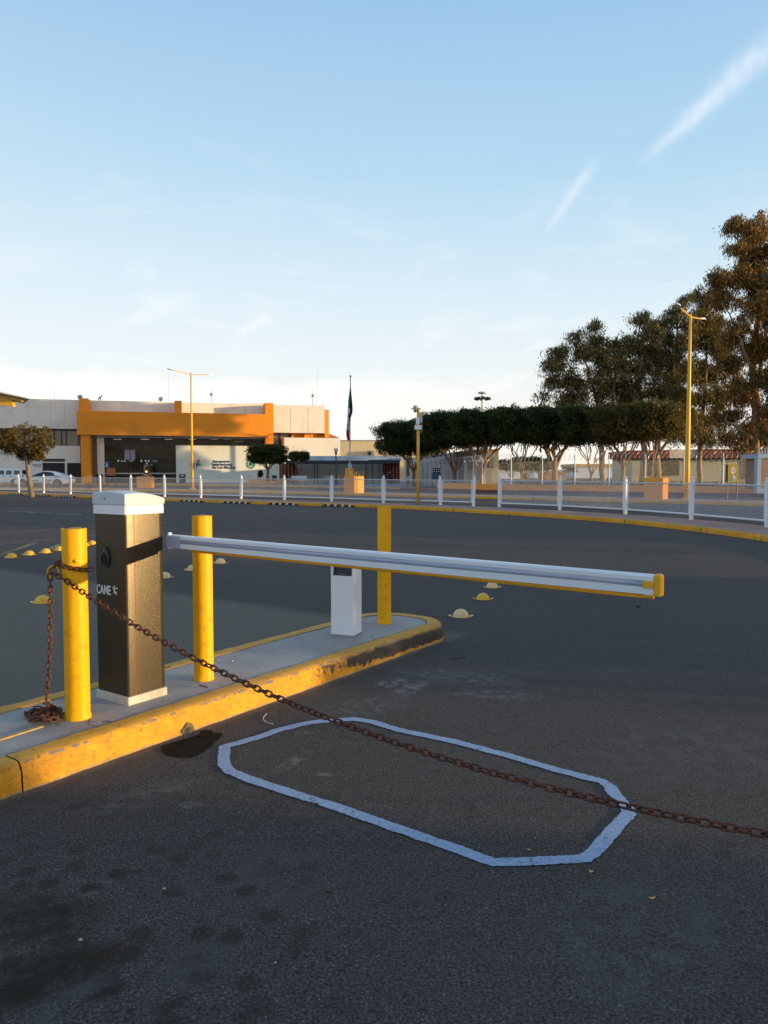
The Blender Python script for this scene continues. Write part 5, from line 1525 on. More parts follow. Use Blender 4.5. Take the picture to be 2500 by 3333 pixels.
# --- canopy walk right of the terminal
def canopy():
    d = 90; o = empty('entrance_canopy', (*DP(1110, 1580, d).xy, .126), 'long flat dark canopy on thin posts right of the terminal', 'canopy')
    F_ = Frame((0, d), 0)
    mb = MB(); F_.pbox(mb, 930, 1200, 1499, 1510, 0, 5); F_.pbox(mb, 1200.2, 1302, 1497, 1508, 0, 5); mb.build('roof_beam', M['steel_dark'], o)
    for x in (1024, 1033, 1136, 1143, 1192, 1212, 1234, 1300):
        q = MB(); F_.pbox(q, x - 1.5, x + 1.5, 1508, None, -.1, .12); q.build('post', M['steel_dark'], o)
    q = MB(); F_.pbox(q, 1005, 1306, 1484, 1499, -5.2, .3)
    q.build('corrugated_upstand', M['roof_sheet'], o)
    q = MB(); F_.pbox(q, 968, 1245, 1509, None, -5.6, .3); q.build('back_wall', M['sign_wall'], o)
    for x0 in (911, 922, 934, 946, 958, 1246, 1256, 1266, 1276, 1287):
        q = MB(); F_.pbox(q, x0 + 2, x0 + 7.5, 1509, None, -3.5, .25); q.build('vertical_fin', M['brown_fin'], o)
    q = MB(); F_.pbox(q, 909, 968, 1509, None, -4.4, .2); F_.pbox(q, 1245, 1300, 1509, None, -4.4, .2); q.build('fin_backing', M['dark_frame'], o)
canopy()
def annex():
    F_ = Frame((0, 122), 0); o = empty('cream_building', (*DP(1180, 1560, 122).xy, .0), 'cream flat roofed building glowing behind the canopy', 'building')
    mb = MB(); F_.pbox(mb, 1090, 1420, 1434, None, 0, 8); mb.build('wall', M['cream_wall'], o)
    q = MB(); F_.pbox(q, 1090, 1420, 1432, 1435, .1, 8.2); q.build('parapet_cap', M['grey_wall'], o)
    q = empty('air_conditioner', DP(1205, 1475, 121.5), 'outdoor air conditioning unit fixed on the cream building', 'air conditioner')
    b = MB(); F_.pbox(b, 1194, 1217, 1467, 1484, .7, .5); b.build('casing', M['grey_metal'], q)
    b = MB(); c = DP(1203, 1475.5, 121.2); b.loft([[c + Vector((math.cos(2 * PI * k / 18) * r_, 0, math.sin(2 * PI * k / 18) * r_)) for k in range(18)] for r_ in (.33, .25)], False, False)
    b.loft([[c + Vector((math.cos(2 * PI * k / 18) * r_, .02, math.sin(2 * PI * k / 18) * r_)) for k in range(18)] for r_ in (.25, .02)], False, True); b.build('fan_grille', M['steel_dark'], q)
annex()
def sidewall():
    D = 66.0
    p0 = Vector((3.0, 112, 0)); p1 = Vector((310 / FPX * D, D, 0)); p2 = Vector((372 / FPX * D, D, 0)); p3 = Vector((6.0, 112, 0))
    t = (p1 - p0).normalized(); n = Vector((-abs(t.y), -abs(t.x), 0))
    o = empty('low_grey_building', p1, 'low grey building running away behind the clipped trees', 'building')
    H = 3.41
    mb = MB(); mb.prism([(p.x, p.y) for p in reversed([p0, p1, p2, p3])], 0, H); mb.build('wall', M['grey_wall'], o)
    q = MB(); q.prism([(p0.x - .1, p0.y), (p1.x - .12, p1.y - .12), (p2.x + .1, p2.y - .12), (p3.x + .1, p3.y)], H, H + .12); q.build('roof_edge', M['white_wall'], o)
    c = DP(1597, 1504, D)
    q = MB(); q.box((c.x, D - .02, c.z), (.44, .08, .95)); f = q.build('window', M['dark_frame'], o)
    q = MB(); q.box((c.x, D - .04, c.z), (.36, .08, .85)); q.build('pane', M['tan_glass'], f)
    for yy in (69, 84):
        f_ = (yy - 112) / (D - 112); c = p0.lerp(p1, f_) + Vector((0, 0, 2.3)); q = MB(); q.box(c, (1.1, .08, .9), ax=t, ay=n); f = q.build('window', M['dark_frame'], o)
        q = MB(); q.box(c, (.95, .11, .78), ax=t, ay=n); q.build('pane', M['tan_glass'], f)
sidewall()

# ================================================================== SECURITY FENCE (behind the median road, right)
def low_wall():
    path = offset_path(rpts, .95)
    path = [p for p in path if p.x > 4.0 and p.x < 36]
    o = empty('low_orange_wall', (path[0].x, path[0].y, .12), 'low orange wall running along the red kerb at the foot of the wire fence', 'wall')
    rings = []
    inn = offset_path(path, .18)
    for p, q in zip(path, inn): rings.append([Vector((p.x, p.y, .12)), Vector((p.x, p.y, .57)), Vector((q.x, q.y, .57)), Vector((q.x, q.y, .12))])
    mb = MB(); mb.loft(rings, True, True); mb.build('wall_body', M['orange_pale'], o)
    return path
wpath = low_wall()
def sec_fence():
    mid = offset_path(rpts, 1.04)
    def hit(px):
        d = raydir(px, 1540); d.z = 0; d.normalize()
        best = None
        for a_, b_ in zip(mid[:-1], mid[1:]):
            e = b_ - a_; den = d.cross(e).z
            if abs(den) < 1e-9: continue
            t = a_.cross(e).z / den; s = a_.cross(d).z / den
            if t > 0 and 0 <= s <= 1: best = d * t; break
        return best
    P = [hit(x) for x in (1570, 1664, 1765, 1871, 1983, 2101, 2226, 2354, 2478)]
    # the fence turns at its left end and runs back along the grey building
    q0 = P[0]; back = [Vector((q0.x - .327 * k, q0.y + 3.3 * k, 0)) for k in range(12, 0, -1)]
    P = back + P
    P.append(P[-1] + (P[-1] - P[-2])); P.append(P[-1] + (P[-1] - P[-2]))
    org = Vector((P[0].x, P[0].y, .126))
    o = empty('security_fence', org, 'tall wire security fence with coiled razor wire on top, behind the low orange wall', 'fence')
    nb = len(back)
    zt = 2.45
    for i, p in enumerate(P):
        mb = MB(); t = (P[min(i + 1, len(P) - 1)] - P[max(i - 1, 0)]).normalized(); n = Vector((t.y, -t.x, 0))
        mb.tube([Vector((p.x, p.y, .12)), Vector((p.x, p.y, zt)), Vector((p.x, p.y, zt + .32)) - n * -.16 - t * .0], .042, 8)
        mb.build('post', M['white_paint'], o)
    for i, (a_, b_) in enumerate(zip(P[:-1], P[1:])):
        V = []; F = []; t = (b_ - a_); L_ = t.length; t.normalize(); n = Vector((t.y, -t.x, 0))
        def seg(p, q, w):
            b0 = len(V); d_ = (q - p).normalized(); u = d_.cross(n); 
            if u.length < .1: u = d_.orthogonal()
            u.normalize(); v = d_.cross(u)
            for e in (p, q):
                for k in range(3):
                    an = 2 * PI * k / 3; V.append(e + (u * math.cos(an) + v * math.sin(an)) * w)
            for k in range(3): k2 = (k + 1) % 3; F.append((b0 + k, b0 + k2, b0 + 3 + k2, b0 + 3 + k))
        s = .05; step = .075 if i >= nb else .11
        while s < L_:
            p = a_ + t * s; seg(Vector((p.x, p.y, .56)), Vector((p.x, p.y, zt - .12)), .0024); s += step
        for z in (.60, .9, 1.2, 1.5, 1.8, 2.1, zt - .12): seg(Vector((a_.x, a_.y, z)), Vector((b_.x, b_.y, z)), .0035)
        obj_from_np('wire_panel', np.array([tuple(v) for v in V]), np.array(F), M['galv'], o, off=org)
        rz = MB(); turns = int(L_ / .30); pts = []
        for k in range(turns * 12 + 1):
            f = k / (turns * 12); an = 2 * PI * k / 12; c = a_ + t * (L_ * f)
            pts.append(Vector((c.x, c.y, zt + .18)) + n * (.26 * math.cos(an)) + t * (.10 * math.sin(an)) + Vector((0, 0, .26 * math.sin(an))))
        rz.tube(pts, .009, 3, caps=False); rz.build('razor_coil', M['galv'], o)
    return P
sec = sec_fence()

def gate_pillar():
    d = 46; o = empty('gate_booth', (*DP(2500, 1600, d).xy, .0), 'blue grey framed booth with pale panel cut by the right frame edge', 'booth')
    F_ = Frame((0, d), 0); mb = MB(); F_.pbox(mb, 2478, 2640, 1492, 1594, 0, 2.0); mb.build('panel', M['pavement'], o)
    q = MB(); F_.pbox(q, 2466, 2478, 1478, 1605, .1, .4); F_.pbox(q, 2466, 2640, 1593, 1606, .12, .4); F_.pbox(q, 2466, 2640, 1478, 1492, .12, 2.2); q.build('frame', M['steel_blue'], o)
    q = MB(); 
    for x in range(2470, 2640, 9): F_.pbox(q, x, x + 3, 1464, 1480, .0, .05)
    q.build('roof_spikes', M['steel_blue'], o)
gate_pillar()
def sign20():
    p = GP(2382, 1627, .13); o = empty('parking_sign', p, 'mustard sign board reading 20 above a wheelchair symbol, on two legs', 'sign', rz=0)
    k = p.y / FPX; z = lambda y: DP(2382, y, p.y).z - p.z
    mb = MB(); mb.cbox((.0, 0, (z(1512) + z(1569)) / 2), (33 * k, .12, z(1512) - z(1569)), .01); mb.build('board', M['mustard'], o, local=True)
    q = MB(); q.box((-18.5 * k, .02, (z(1512) + z(1569)) / 2), (4 * k, .14, z(1512) - z(1569))); q.build('edge_frame', M['dark_frame'], o, local=True)
    for sx in (-1, 1):
        q = MB(); q.tube([(sx * 15.5 * k, 0, 0), (sx * 15.5 * k, 0, z(1560))], .035, 8); q.build('leg', M['dark_frame'], o, local=True)
    for y in (1531.5, 1558):
        q = MB(); rr_ = 8.5 * k; q.loft([[Vector((math.cos(2 * PI * i / 28) * r_ * .85, -.064, z(y) + math.sin(2 * PI * i / 28) * r_ * 1.25)) for i in range(28)] for r_ in (rr_, rr_ * .05)], False, True); q.build('white_disc', M['white_print'], o, local=True)
    text_mesh('number', '20', 10 * k * 1.4, (-5.2 * k, -.068, z(1536)), (1, 0, 0), (0, 0, 1), M['pink_mark'], o, .001, width=10.5 * k, local=True)
    q = MB()
    cz = z(1558)
    q.tube([(-2 * k, -.07, cz + 7 * k), (-1.4 * k, -.07, cz), (3 * k, -.07, cz), (4.2 * k, -.07, cz - 6 * k)], .9 * k, 6); q.sphere((-2 * k, -.07, cz + 8 * k), 1.3 * k, 8, 6)
    pts = [(-1 * k + 4 * k * math.cos(a_), -.07, cz - 3 * k + 4 * k * math.sin(a_)) for a_ in [i / 16 * 2 * PI for i in range(16)]]; q.tube(pts, .6 * k, 6, closed=True)
    q.build('wheelchair_mark', M['car_black'], o, local=True)
sign20()
def sign_far():
    p = GP(362.5, 1586, .13); k = p.y / FPX; z = lambda y: DP(362, y, p.y).z - p.z
    o = empty('brown_sign', p, 'brown sign board on two dark legs in front of the terminal glass', 'sign')
    mb = MB(); mb.cbox((0, 0, (z(1523) + z(1548)) / 2), (27 * k, .12, z(1523) - z(1548)), .01); mb.build('board', M['brown_sign'], o, local=True)
    q = MB(); 
    for y, w in ((1531, 21), (1541, 20)): q.box((-1 * k, -.066, z(y)), (w * k, .01, 2.2 * k))
    q.build('print_lines', M['pink_mark'], o, local=True)
    for sx in (-1, 1):
        q = MB(); q.tube([(sx * 13 * k, 0, 0), (sx * 13 * k, 0, z(1548))], .05, 6); q.build('leg', M['dark_frame'], o, local=True)
    # pay totem with a round lamp
    p = DP(478, 1570, 88); o = empty('information_totem', (p.x, p.y, .126), 'dark totem with orange strip and glowing round lamp before the glass', 'totem')
    k = 88 / FPX; z = lambda y: DP(478, y, 88).z - .126
    mb = MB(); mb.cbox((0, 0, z(1512) / 2), (17 * k, .35, z(1512)), .03); mb.build('body', M['dark_frame'], o, local=True)
    q = MB(); q.box((-5 * k, -.185, (z(1516) + z(1536)) / 2), (5 * k, .02, z(1516) - z(1536))); q.build('orange_strip', M['brown_sign'], o, local=True)
    q = MB(); q.sphere((1 * k, -.2, z(1535)), 3.6 * k, 10, 8); q.build('round_lamp', emat('warm_lamp', (1, .75, .25), 1.2), o, local=True)
    q = MB(); q.box((0, -.19, z(1546)), (13 * k, .02, 2 * k)); q.box((0, -.19, z(1516.5)), (11 * k, .02, 1.4 * k)); q.build('print_lines', M['white_print'], o, local=True)
sign_far()
def bin_(x, d, label, w=12):
    p = DP(x, 1570, d); k = d / FPX; o = empty('litter_bin', (p.x, p.y, .126), label, 'litter bin', 'dark litter bins by the terminal')
    H = DP(x, 1543, d).z - .126
    mb = MB(); mb.cbox((0, 0, H * .38), (w * k, w * k, H * .76), .05); mb.build('body', M['steel_dark'], o, local=True)
    q = MB()
    for sx in (-1, 1): q.box((sx * w * k * .42, 0, H * .84), (.06, w * k * .8, H * .2))
    q.cbox((0, 0, H * .95), (w * k * 1.05, w * k, H * .1), .04); q.build('hood', M['steel_dark'], o, local=True)
bin_(594, 92, 'dark hooded litter bin in front of the sign wall, beside the street lamp', 18)
bin_(324, 90, 'dark hooded litter bin beside the white pier of the glass front', 18)
def bench(xa, xb, yt, d, label, mat='white_paint'):
    a_, b_ = DP(xa, yt, d), DP(xb, yt, d); o = empty('bench', ((a_.x + b_.x) / 2, d, .126), label, 'bench', 'slatted benches under the canopy')
    W = b_.x - a_.x; H = a_.z - .126
    q = MB()
    for i in range(3): q.box((0, .2, H - .08 - i * .14), (W, .04, .09))
    q.build('backrest', M[mat], o, local=True)
    q = MB(); 
    for i in range(3): q.box((0, -.3 + i * .16, H * .5), (W, .11, .04))
    q.build('seat', M[mat], o, local=True)
    for s in (-1, 1):
        q = MB(); q.box((s * W * .4, -.05, H * .25), (.06, .5, H * .5)); q.box((s * W * .4, .22, H * .5), (.05, .05, H)); q.build('leg', M['steel_dark'], o, local=True)
bench(947, 998, 1548, 84, 'white slatted bench under the small round tree')
bench(1055, 1105, 1549, 86, 'dark slatted bench behind the globe lamp post', 'grey_metal')
bench(1323, 1373, 1549.5, 80, 'pale slatted bench left of the yellow camera pole foot')
def bins_blue():
    d = 74; o = empty('recycling_bins', (*DP(1421, 1570, d).xy, .126), 'blue recycling bins on a dark rack beside the fence opening', 'recycling bins'); k = d / FPX
    org = Vector(o.location)
    for i, x in enumerate((1413, 1429)):
        q = MB(); c = DP(x, 1552, d) - org; q.cbox((c.x, 0, c.z), (14 * k, .45, 26 * k), .05); q.build('bin', M['blue_bin'], o, local=True)
    q = MB()
    for x in (1411, 1417, 1424, 1431): c = DP(x, 1532, d) - org; q.box((c.x, 0, c.z), (.06, .06, 18 * k))
    for y in (1525, 1531, 1538): c = DP(1421, y, d) - org; q.box((c.x, 0, c.z), (24 * k, .06, .08))
    for x in (1408, 1434): c = DP(x, 1575, d) - org; q.box((c.x, 0, .4), (.07, .07, .8))
    q.build('rack', M['steel_dark'], o, local=True)
bins_blue()
def long_planter():
    d = 86; org = DP(860, 1575, d); o = empty('long_planter', (org.x, org.y, .126), 'long low orange planter bench under the round dark tree', 'planter'); F_ = Frame((0, d), 0)
    mb = MB(); F_.pbox(mb, 808, 911, 1560, 1574, 0, 1.4); mb.build('trough', M['orange_pale'], o)
    q = MB()
    for x in (820, 900): F_.pbox(q, x, x + 4, 1573, None, -.3, .3)
    q.build('foot', M['steel_dark'], o)
    p = DP(845, 1556, d - .3); o2 = empty('potted_shrub', p, 'small dark potted shrub with an orange pot on the long planter', 'potted shrub')
    q = MB(); F_.pbox(q, 837, 844, 1546, 1559, .2, .4); q.build('pot', M['orange_pale'], o2)
    return o2, p
pot, potp = long_planter()
# black round seats next to it
for x, lb in ((893, 'black round bin lid right of the round tree trunk'),):
    p = DP(x, 1560, 85); o = empty('bucket', (p.x, p.y, .9), lb, 'bucket'); q = MB(); q.smooth = True; q.lathe([(.2, -.4), (.26, -.05), (.3, .0), (.28, .22), (.1, .28)], n=16); q.build('tub', M['steel_dark'], o, local=True, smooth=True)

# seated person under the canopy
def person():
    d = 84; p = DP(1268, 1570, d); z0 = .126
    o = empty('person', (p.x, p.y, z0), 'person in dark clothes sitting at the end of the canopy by the brown fins', 'person')
    me = bpy.data.meshes.new('body')
    J = [(0, 0, .50), (0, .02, .80), (0, .0, 1.05), (0, -.02, 1.18), (0, -.06, 1.34),           # pelvis, waist, chest, neck, head
         (.19, .0, 1.04), (.25, -.08, .80), (.16, -.28, .74),
         (-.19, .0, 1.04), (-.25, -.08, .80), (-.16, -.28, .74),
         (.10, -.02, .48), (.12, -.42, .50), (.12, -.44, .08), (.12, -.58, .04),
         (-.10, -.02, .48), (-.12, -.42, .50), (-.12, -.44, .08), (-.12, -.58, .04)]
    E = [(0, 1), (1, 2), (2, 3), (3, 4), (2, 5), (5, 6), (6, 7), (2, 8), (8, 9), (9, 10), (0, 11), (11, 12), (12, 13), (13, 14), (0, 15), (15, 16), (16, 17), (17, 18)]
    Rd = [.15, .13, .15, .06, .11, .07, .045, .035, .07, .045, .035, .09, .075, .05, .04, .09, .075, .05, .04]
    me.from_pydata([(x, y, z) for x, y, z in J], E, [])
    ob = bpy.data.objects.new('body', me); COL.objects.link(ob); ob.parent = o
    sk = ob.modifiers.new('skin', 'SKIN'); ob.modifiers.new('sub', 'SUBSURF').levels = 1
    for i, v in enumerate(me.skin_vertices[0].data): v.radius = (Rd[i], Rd[i])
    me.skin_vertices[0].data[0].use_root = True
    me.materials.append(M['cloth_dark'])
    q = MB(); q.smooth = True; q.sphere((0, -.07, 1.35), .105, 10, 8, (.85, 1, 1.15)); q.build('head', M['skin'], o, local=True)
    q = MB(); q.smooth = True; q.sphere((0, -.05, 1.39), .112, 10, 8, (.88, 1, 1)); q.build('hair', M['cloth_dark'], o, local=True)
    s = empty('stool', (p.x, p.y + .05, z0), 'plain dark stool under the seated person', 'stool')
    q = MB(); q.cbox((0, 0, .33), (.42, .40, .05), .01); q.build('seat', M['steel_dark'], s, local=True)
    q = MB()
    for sx in (-1, 1):
        for sy in (-1, 1): q.box((sx * .17, sy * .16, .16), (.035, .035, .31))
    q.build('legs', M['steel_dark'], s, local=True)
person()

# ================================================================== VEHICLES
def wheel(parent, x, y, r, w=.24):
    mb = MB(); n = 20
    R_ = lambda rr_, yy: [Vector((x + math.cos(2 * PI * k / n) * rr_, yy, r + math.sin(2 * PI * k / n) * rr_)) for k in range(n)]
    mb.loft([R_(r * .6, y - w / 2), R_(r * .95, y - w / 2), R_(r, y - w / 3), R_(r, y + w / 3), R_(r * .95, y + w / 2)], True, True)
    wh = mb.build('wheel', M['black_rubber'], parent, local=True)
    q = MB(); s = -1 if y < 0 else 1
    q.loft([R_(r * .60, y + s * (w / 2 + .004)), R_(r * .52, y + s * (w / 2 - .03)), R_(r * .2, y + s * (w / 2 - .02)), R_(r * .16, y + s * (w / 2 + .01))], False, True)
    q.build('rim', M['car_black'], wh, local=True)
    q = MB()
    for k in range(5):
        an = 2 * PI * k / 5; d_ = Vector((math.cos(an), 0, math.sin(an))); q.box(Vector((x, y + s * (w / 2 - .005), r)) + d_ * r * .3, (r * .56, .02, r * .10), ax=d_, ay=(0, 1, 0), az=Vector((-d_.z, 0, d_.x)))
    q.build('spokes', M['rim'], wh, local=True)
def sedan():
    S = 1.10
    o = empty('police_car')
    # facing -X, camera side is -Y. stations: x, half width, z low, z belt
    st = [(-2.52, .55, .32, .62), (-2.45, .78, .24, .74), (-2.25, .88, .20, .84), (-1.75, .94, .19, .93), (-1.0, .95, .19, 1.0), (0, .955, .19, 1.02), (.9, .955, .19, 1.04), (1.5, .96, .20, 1.06), (2.0, .93, .22, 1.06), (2.35, .86, .27, 1.02), (2.50, .78, .34, .95), (2.54, .6, .42, .85)]
    mb = MB(); mb.smooth = True; rings = []
    for x, w, zl, zb in st:
        half = [(w * .80, zl), (w * .96, zl + .08), (w, zl + (zb - zl) * .45), (w * .985, zb - .16), (w * .90, zb - .03), (w * .55, zb + .015), (0, zb + .03)]
        ring = [(y, z) for y, z in half] + [(-y, z) for y, z in reversed(half[:-1])]
        rings.append([Vector((x * S, y * S, z * S)) for y, z in ring])
    mb.loft(rings, True, True); mb.build('body', M['car_white'], o, local=True, smooth=True)
    cab_ = [(-.98, .84, 1.0, 1.01), (-.35, .76, 1.0, 1.36), (.15, .72, 1.0, 1.45), (.75, .72, 1.0, 1.44), (1.25, .74, 1.02, 1.31), (1.75, .80, 1.03, 1.10), (1.95, .82, 1.03, 1.05)]
    g_ = MB(); g_.smooth = True; rings = []
    for x, w, zb, zt in cab_: rings.append([Vector((x * S, y * S, z * S)) for y, z in ((.87, zb - .02), (w, zb + (zt - zb) * .55), (w * .82, zt - .03), (w * .4, zt), (-w * .4, zt), (-w * .82, zt - .03), (-w, zb + (zt - zb) * .55), (-.87, zb - .02))])
    g_.loft(rings, True, True); g_.build('glasshouse', M['car_glass'], o, local=True, smooth=True)
    rf = MB(); rf.smooth = True; rings = []
    for x, w, zb, zt in [(-.55, .78, 0, 1.25), (-.35, .77, 0, 1.365), (.15, .73, 0, 1.465), (.75, .73, 0, 1.455), (1.25, .75, 0, 1.335), (1.70, .80, 0, 1.14), (1.95, .82, 0, 1.07)]:
        rings.append([Vector((x * S, y * S, z * S)) for y, z in ((w * .94, zt - .075), (w * .84, zt - .022), (w * .4, zt + .012), (-w * .4, zt + .012), (-w * .84, zt - .022), (-w * .94, zt - .075))])
    rf.loft(rings, False, False, closed=False)
    # rear quarter pillars
    for s in (-1, 1):
        rf.add([Vector((x * S, s * y * S, z * S)) for x, y, z in ((1.05, .80, 1.30), (1.30, .88, 1.04), (2.0, .86, 1.05), (1.70, .82, 1.12), (1.28, .76, 1.31))], [(0, 1, 2, 3, 4) if s < 0 else (4, 3, 2, 1, 0)])
    rf.build('roof', M['car_white'], o, local=True)
    for x in (-1.62, 1.48):
        for s in (-1, 1):
            ar = MB(); n = 20; ar.loft([[Vector((x * S + math.cos(2 * PI * k / n) * r_, s * y_ * S, .37 * S + math.sin(2 * PI * k / n) * r_)) for k in range(n)] for r_, y_ in ((.44, .90), (.44, .966), (.05, .962))], False, True)
            ar.build('wheel_arch', M['car_black'], o, local=True)
            wheel(o, x * S, s * .90 * S, .37)
    lb = MB(); lb.cbox((.2 * S, 0, 1.50 * S), (.32, 1.1, .09), .02); lb.build('light_bar', M['red_lamp'], o, local=True)
    tl = MB(); tl.box((2.47 * S, 0, .86 * S), (.16, 1.62 * S, .15)); tl.build('tail_lamp', M['car_black'], o, local=True)
    bp = MB(); bp.cbox((2.47 * S, 0, .36 * S), (.24, 1.66 * S, .16), .03); bp.build('rear_valance', M['car_black'], o, local=True)
    hl = MB(); 
    for s in (-1, 1): hl.box((-2.34 * S, s * .72 * S, .72 * S), (.28, .28, .11))
    hl.build('headlight', M['car_black'], o, local=True)
    ck = MB(); yk = -.962 * S
    for i in range(16):
        for j in range(2):
            if (i + j) % 2: ck.box(((-1.06 + i * .125) * S, yk, (.30 + j * .10) * S), (.125 * S, .012, .10 * S))
    ck.build('checker_stripe', M['car_black'], o, local=True)
    sk = MB(); sk.box((-.06 * S, 0, .20 * S), (2.2 * S, 1.86 * S, .08)); sk.build('sill', M['car_black'], o, local=True)
    text_mesh('door_lettering', 'GUARDIA', .20, (-1.02 * S, yk - .005, .55 * S), (1, 0, 0), (0, 0, 1), M['navy'], o, .004, width=.80 * S, bold=.006, local=True)
    text_mesh('door_lettering', 'NACIONAL', .20, (.14 * S, yk - .005, .55 * S), (1, 0, 0), (0, 0, 1), M['navy'], o, .004, width=.90 * S, bold=.006, local=True)
    text_mesh('fleet_number', '13908', .20, (1.22 * S, -.955 * S, .86 * S), (1, 0, 0), (0, 0, 1), M['navy'], o, .004, width=.40 * S, local=True)
    mr = MB(); mr.cbox((-.62 * S, -1.02 * S, 1.04 * S), (.12, .18, .12), .02); mr.build('door_mirror', M['car_black'], o, local=True)
    return o
pc = sedan(); p = GP(132, 1585.5); pc.location = (p.x + .0, p.y + 1.05, 0); pc.rotation_euler = (0, 0, R(2))
tag(pc, 'white police sedan with checker stripe and lettering reading GUARDIA NACIONAL', 'car')
def wagon():
    o = empty('white_van')
    # camera side -Y, rear end at +X
    mb = MB(); mb.smooth = True; rings = []
    for x, w, zl, zb in [(-3.0, .8, .4, 1.0), (-2.8, .98, .33, 1.12), (-1.5, 1.0, .3, 1.2), (0, 1.0, .3, 1.22), (2.1, 1.0, .32, 1.22), (2.42, .98, .36, 1.2), (2.5, .9, .42, 1.1)]:
        half = [(w * .8, zl), (w * .97, zl + .08), (w, zl + .4), (w * .98, zb - .1), (w * .94, zb), (0, zb + .01)]
        rings.append([Vector((x, y, z)) for y, z in half] + [Vector((x, -y, z)) for y, z in reversed(half[:-1])])
    mb.loft(rings, True, True); mb.build('body', M['car_white'], o, local=True, smooth=True)
    c = MB(); c.smooth = True; rings = []
    for x, w, zt in [(-1.6, .88, 1.25), (-1.0, .84, 1.78), (-.4, .83, 1.86), (1.6, .83, 1.86), (2.28, .84, 1.80), (2.42, .88, 1.3)]:
        rings.append([Vector((x, y, z)) for y, z in ((.93, 1.18), (w + .02, 1.18 + (zt - 1.18) * .8), (w * .86, zt), (-w * .86, zt), (-w - .02, 1.18 + (zt - 1.18) * .8), (-.93, 1.18))])
    c.loft(rings, True, True); c.build('cabin', M['car_white'], o, local=True, smooth=True)
    for x0, x1 in ((-1.05, -.35), (-.2, .55), (.72, 1.35), (1.55, 2.2)):
        q = MB(); q.add([(x0, -.925, 1.24), (x1, -.925, 1.24), (x1 - .04, -.872, 1.70), (x0 + .04, -.872, 1.70)], [(0, 1, 2, 3)]); q.add([(x0, -.915, 1.24), (x0 + .04, -.862, 1.70), (x1 - .04, -.862, 1.70), (x1, -.915, 1.24)], [(0, 1, 2, 3)]); q.build('side_window', M['car_glass'], o, local=True)
    q = MB(); q.add([(2.44, -.7, 1.28), (2.44, .7, 1.28), (2.36, .66, 1.72), (2.36, -.66, 1.72)], [(0, 1, 2, 3)]); q.build('rear_window', M['car_glass'], o, local=True)
    for x in (-1.95, 1.6):
        for s in (-1, 1): wheel(o, x, s * .90, .40)
    q = MB(); q.cbox((2.52, 0, .52), (.24, 1.9, .34), .03); q.build('rear_bumper', M['car_black'], o, local=True)
    q = MB()
    for x in (-.25, .62, 1.44): q.box((x, -1.002, .78), (.012, .01, .84))
    for x in (.3, 1.1): q.box((x + .15, -1.006, 1.08), (.16, .02, .04))
    q.build('door_seam', M['steel_dark'], o, local=True)
    q = MB(); q.box((2.5, -.86, 1.0), (.06, .16, .34)); q.build('tail_lamp', M['red_lamp'], o, local=True)
    return o
wv = wagon(); p = GP(52, 1583); wv.location = (p.x - 2.1, p.y + 1.6, 0)
tag(wv, 'white van cut off by the left frame edge, parked behind the police car', 'van')

# --- toll canopy at the left frame edge
def left_canopy():
    o = empty('lane_canopy', (*DP(-200, 1600, 40).xy, 0), 'yellow lit steel canopy roof poking in at the left frame edge', 'canopy')
    d = 40
    rb = MB(); P = [DP(-420, 1185, d), DP(96, 1298, d)]
    up = Vector((0, 0, .16)); bk = Vector((-1.5, 2.5, 0))
    a_, b_ = P
    rb.loft([[a_ - up * .5, a_ + up, a_ + up + bk, a_ - up * .5 + bk], [b_ - up * .1, b_ + up * .15, b_ + up * .15 + bk, b_ - up * .1 + bk]], True, True)
    rb.build('roof_slab', pmat('canopy_white_roof', (.78, .74, .62), .6), o)
    bm = MB(); y0 = d + .6
    q = [DP(-420, 1205, y0), DP(-420, 1270, y0), DP(42, 1323, y0), DP(38, 1302, y0)]
    bm.loft([q, [v + Vector((0, .3, 0)) for v in q]], True, True)
    q = [DP(-420, 1196, y0 - .05), DP(-420, 1206, y0 - .05), DP(70, 1307, y0 - .05), DP(71, 1301, y0 - .05)]
    bm.loft([q, [v + Vector((0, .2, 0)) for v in q]], True, True); bm.build('tapered_beam', M['yellow_lamp'], o)
    c = MB(); t_ = DP(-300, 1300, y0); c.tube([Vector((t_.x, t_.y + .2, 0)), Vector((t_.x, t_.y + .2, t_.z))], .16, 12); c.build('column', M['yellow_lamp'], o)
left_canopy()

# ================================================================== TREES
def quads(centers, size, rng, aspect=.6, droop=0.0, out=None):
    n = len(centers)
    d = rng.normal(size=(n, 3)); 
    if out is not None: d = d + out * 1.0
    if droop: d = d * np.array([1, 1, .5]); d[:, 2] -= droop
    d /= np.linalg.norm(d, axis=1)[:, None] + 1e-9
    r = rng.normal(size=(n, 3)); s = np.cross(d, r); s /= np.linalg.norm(s, axis=1)[:, None] + 1e-9
    L_ = (size * rng.uniform(.6, 1.35, n))[:, None]; W = L_ * aspect
    c = centers
    # slim rhombus leaves
    V = np.stack([c - d * L_ * .5, c + s * W * .5, c + d * L_ * .5, c - s * W * .5], axis=1).reshape(-1, 3)
    F = np.arange(4 * n).reshape(n, 4)
    return V, F
def limbs(mb, base, tips, r0, r1, rng, seg=4, wob=.12):
    for tip in tips:
        base_ = Vector(base); tip_ = Vector(tip); L_ = (tip_ - base_).length; pts = []
        for k in range(seg + 1):
            f = k / seg; p = base_.lerp(tip_, f); 
            if 0 < k < seg: p = p + Vector(rng.normal(size=3)) * wob * L_ * .35
            p.z += math.sin(f * PI) * L_ * .05; pts.append(p)
        mb.tube(pts, [r0 + (r1 - r0) * k / seg for k in range(seg + 1)], 7)
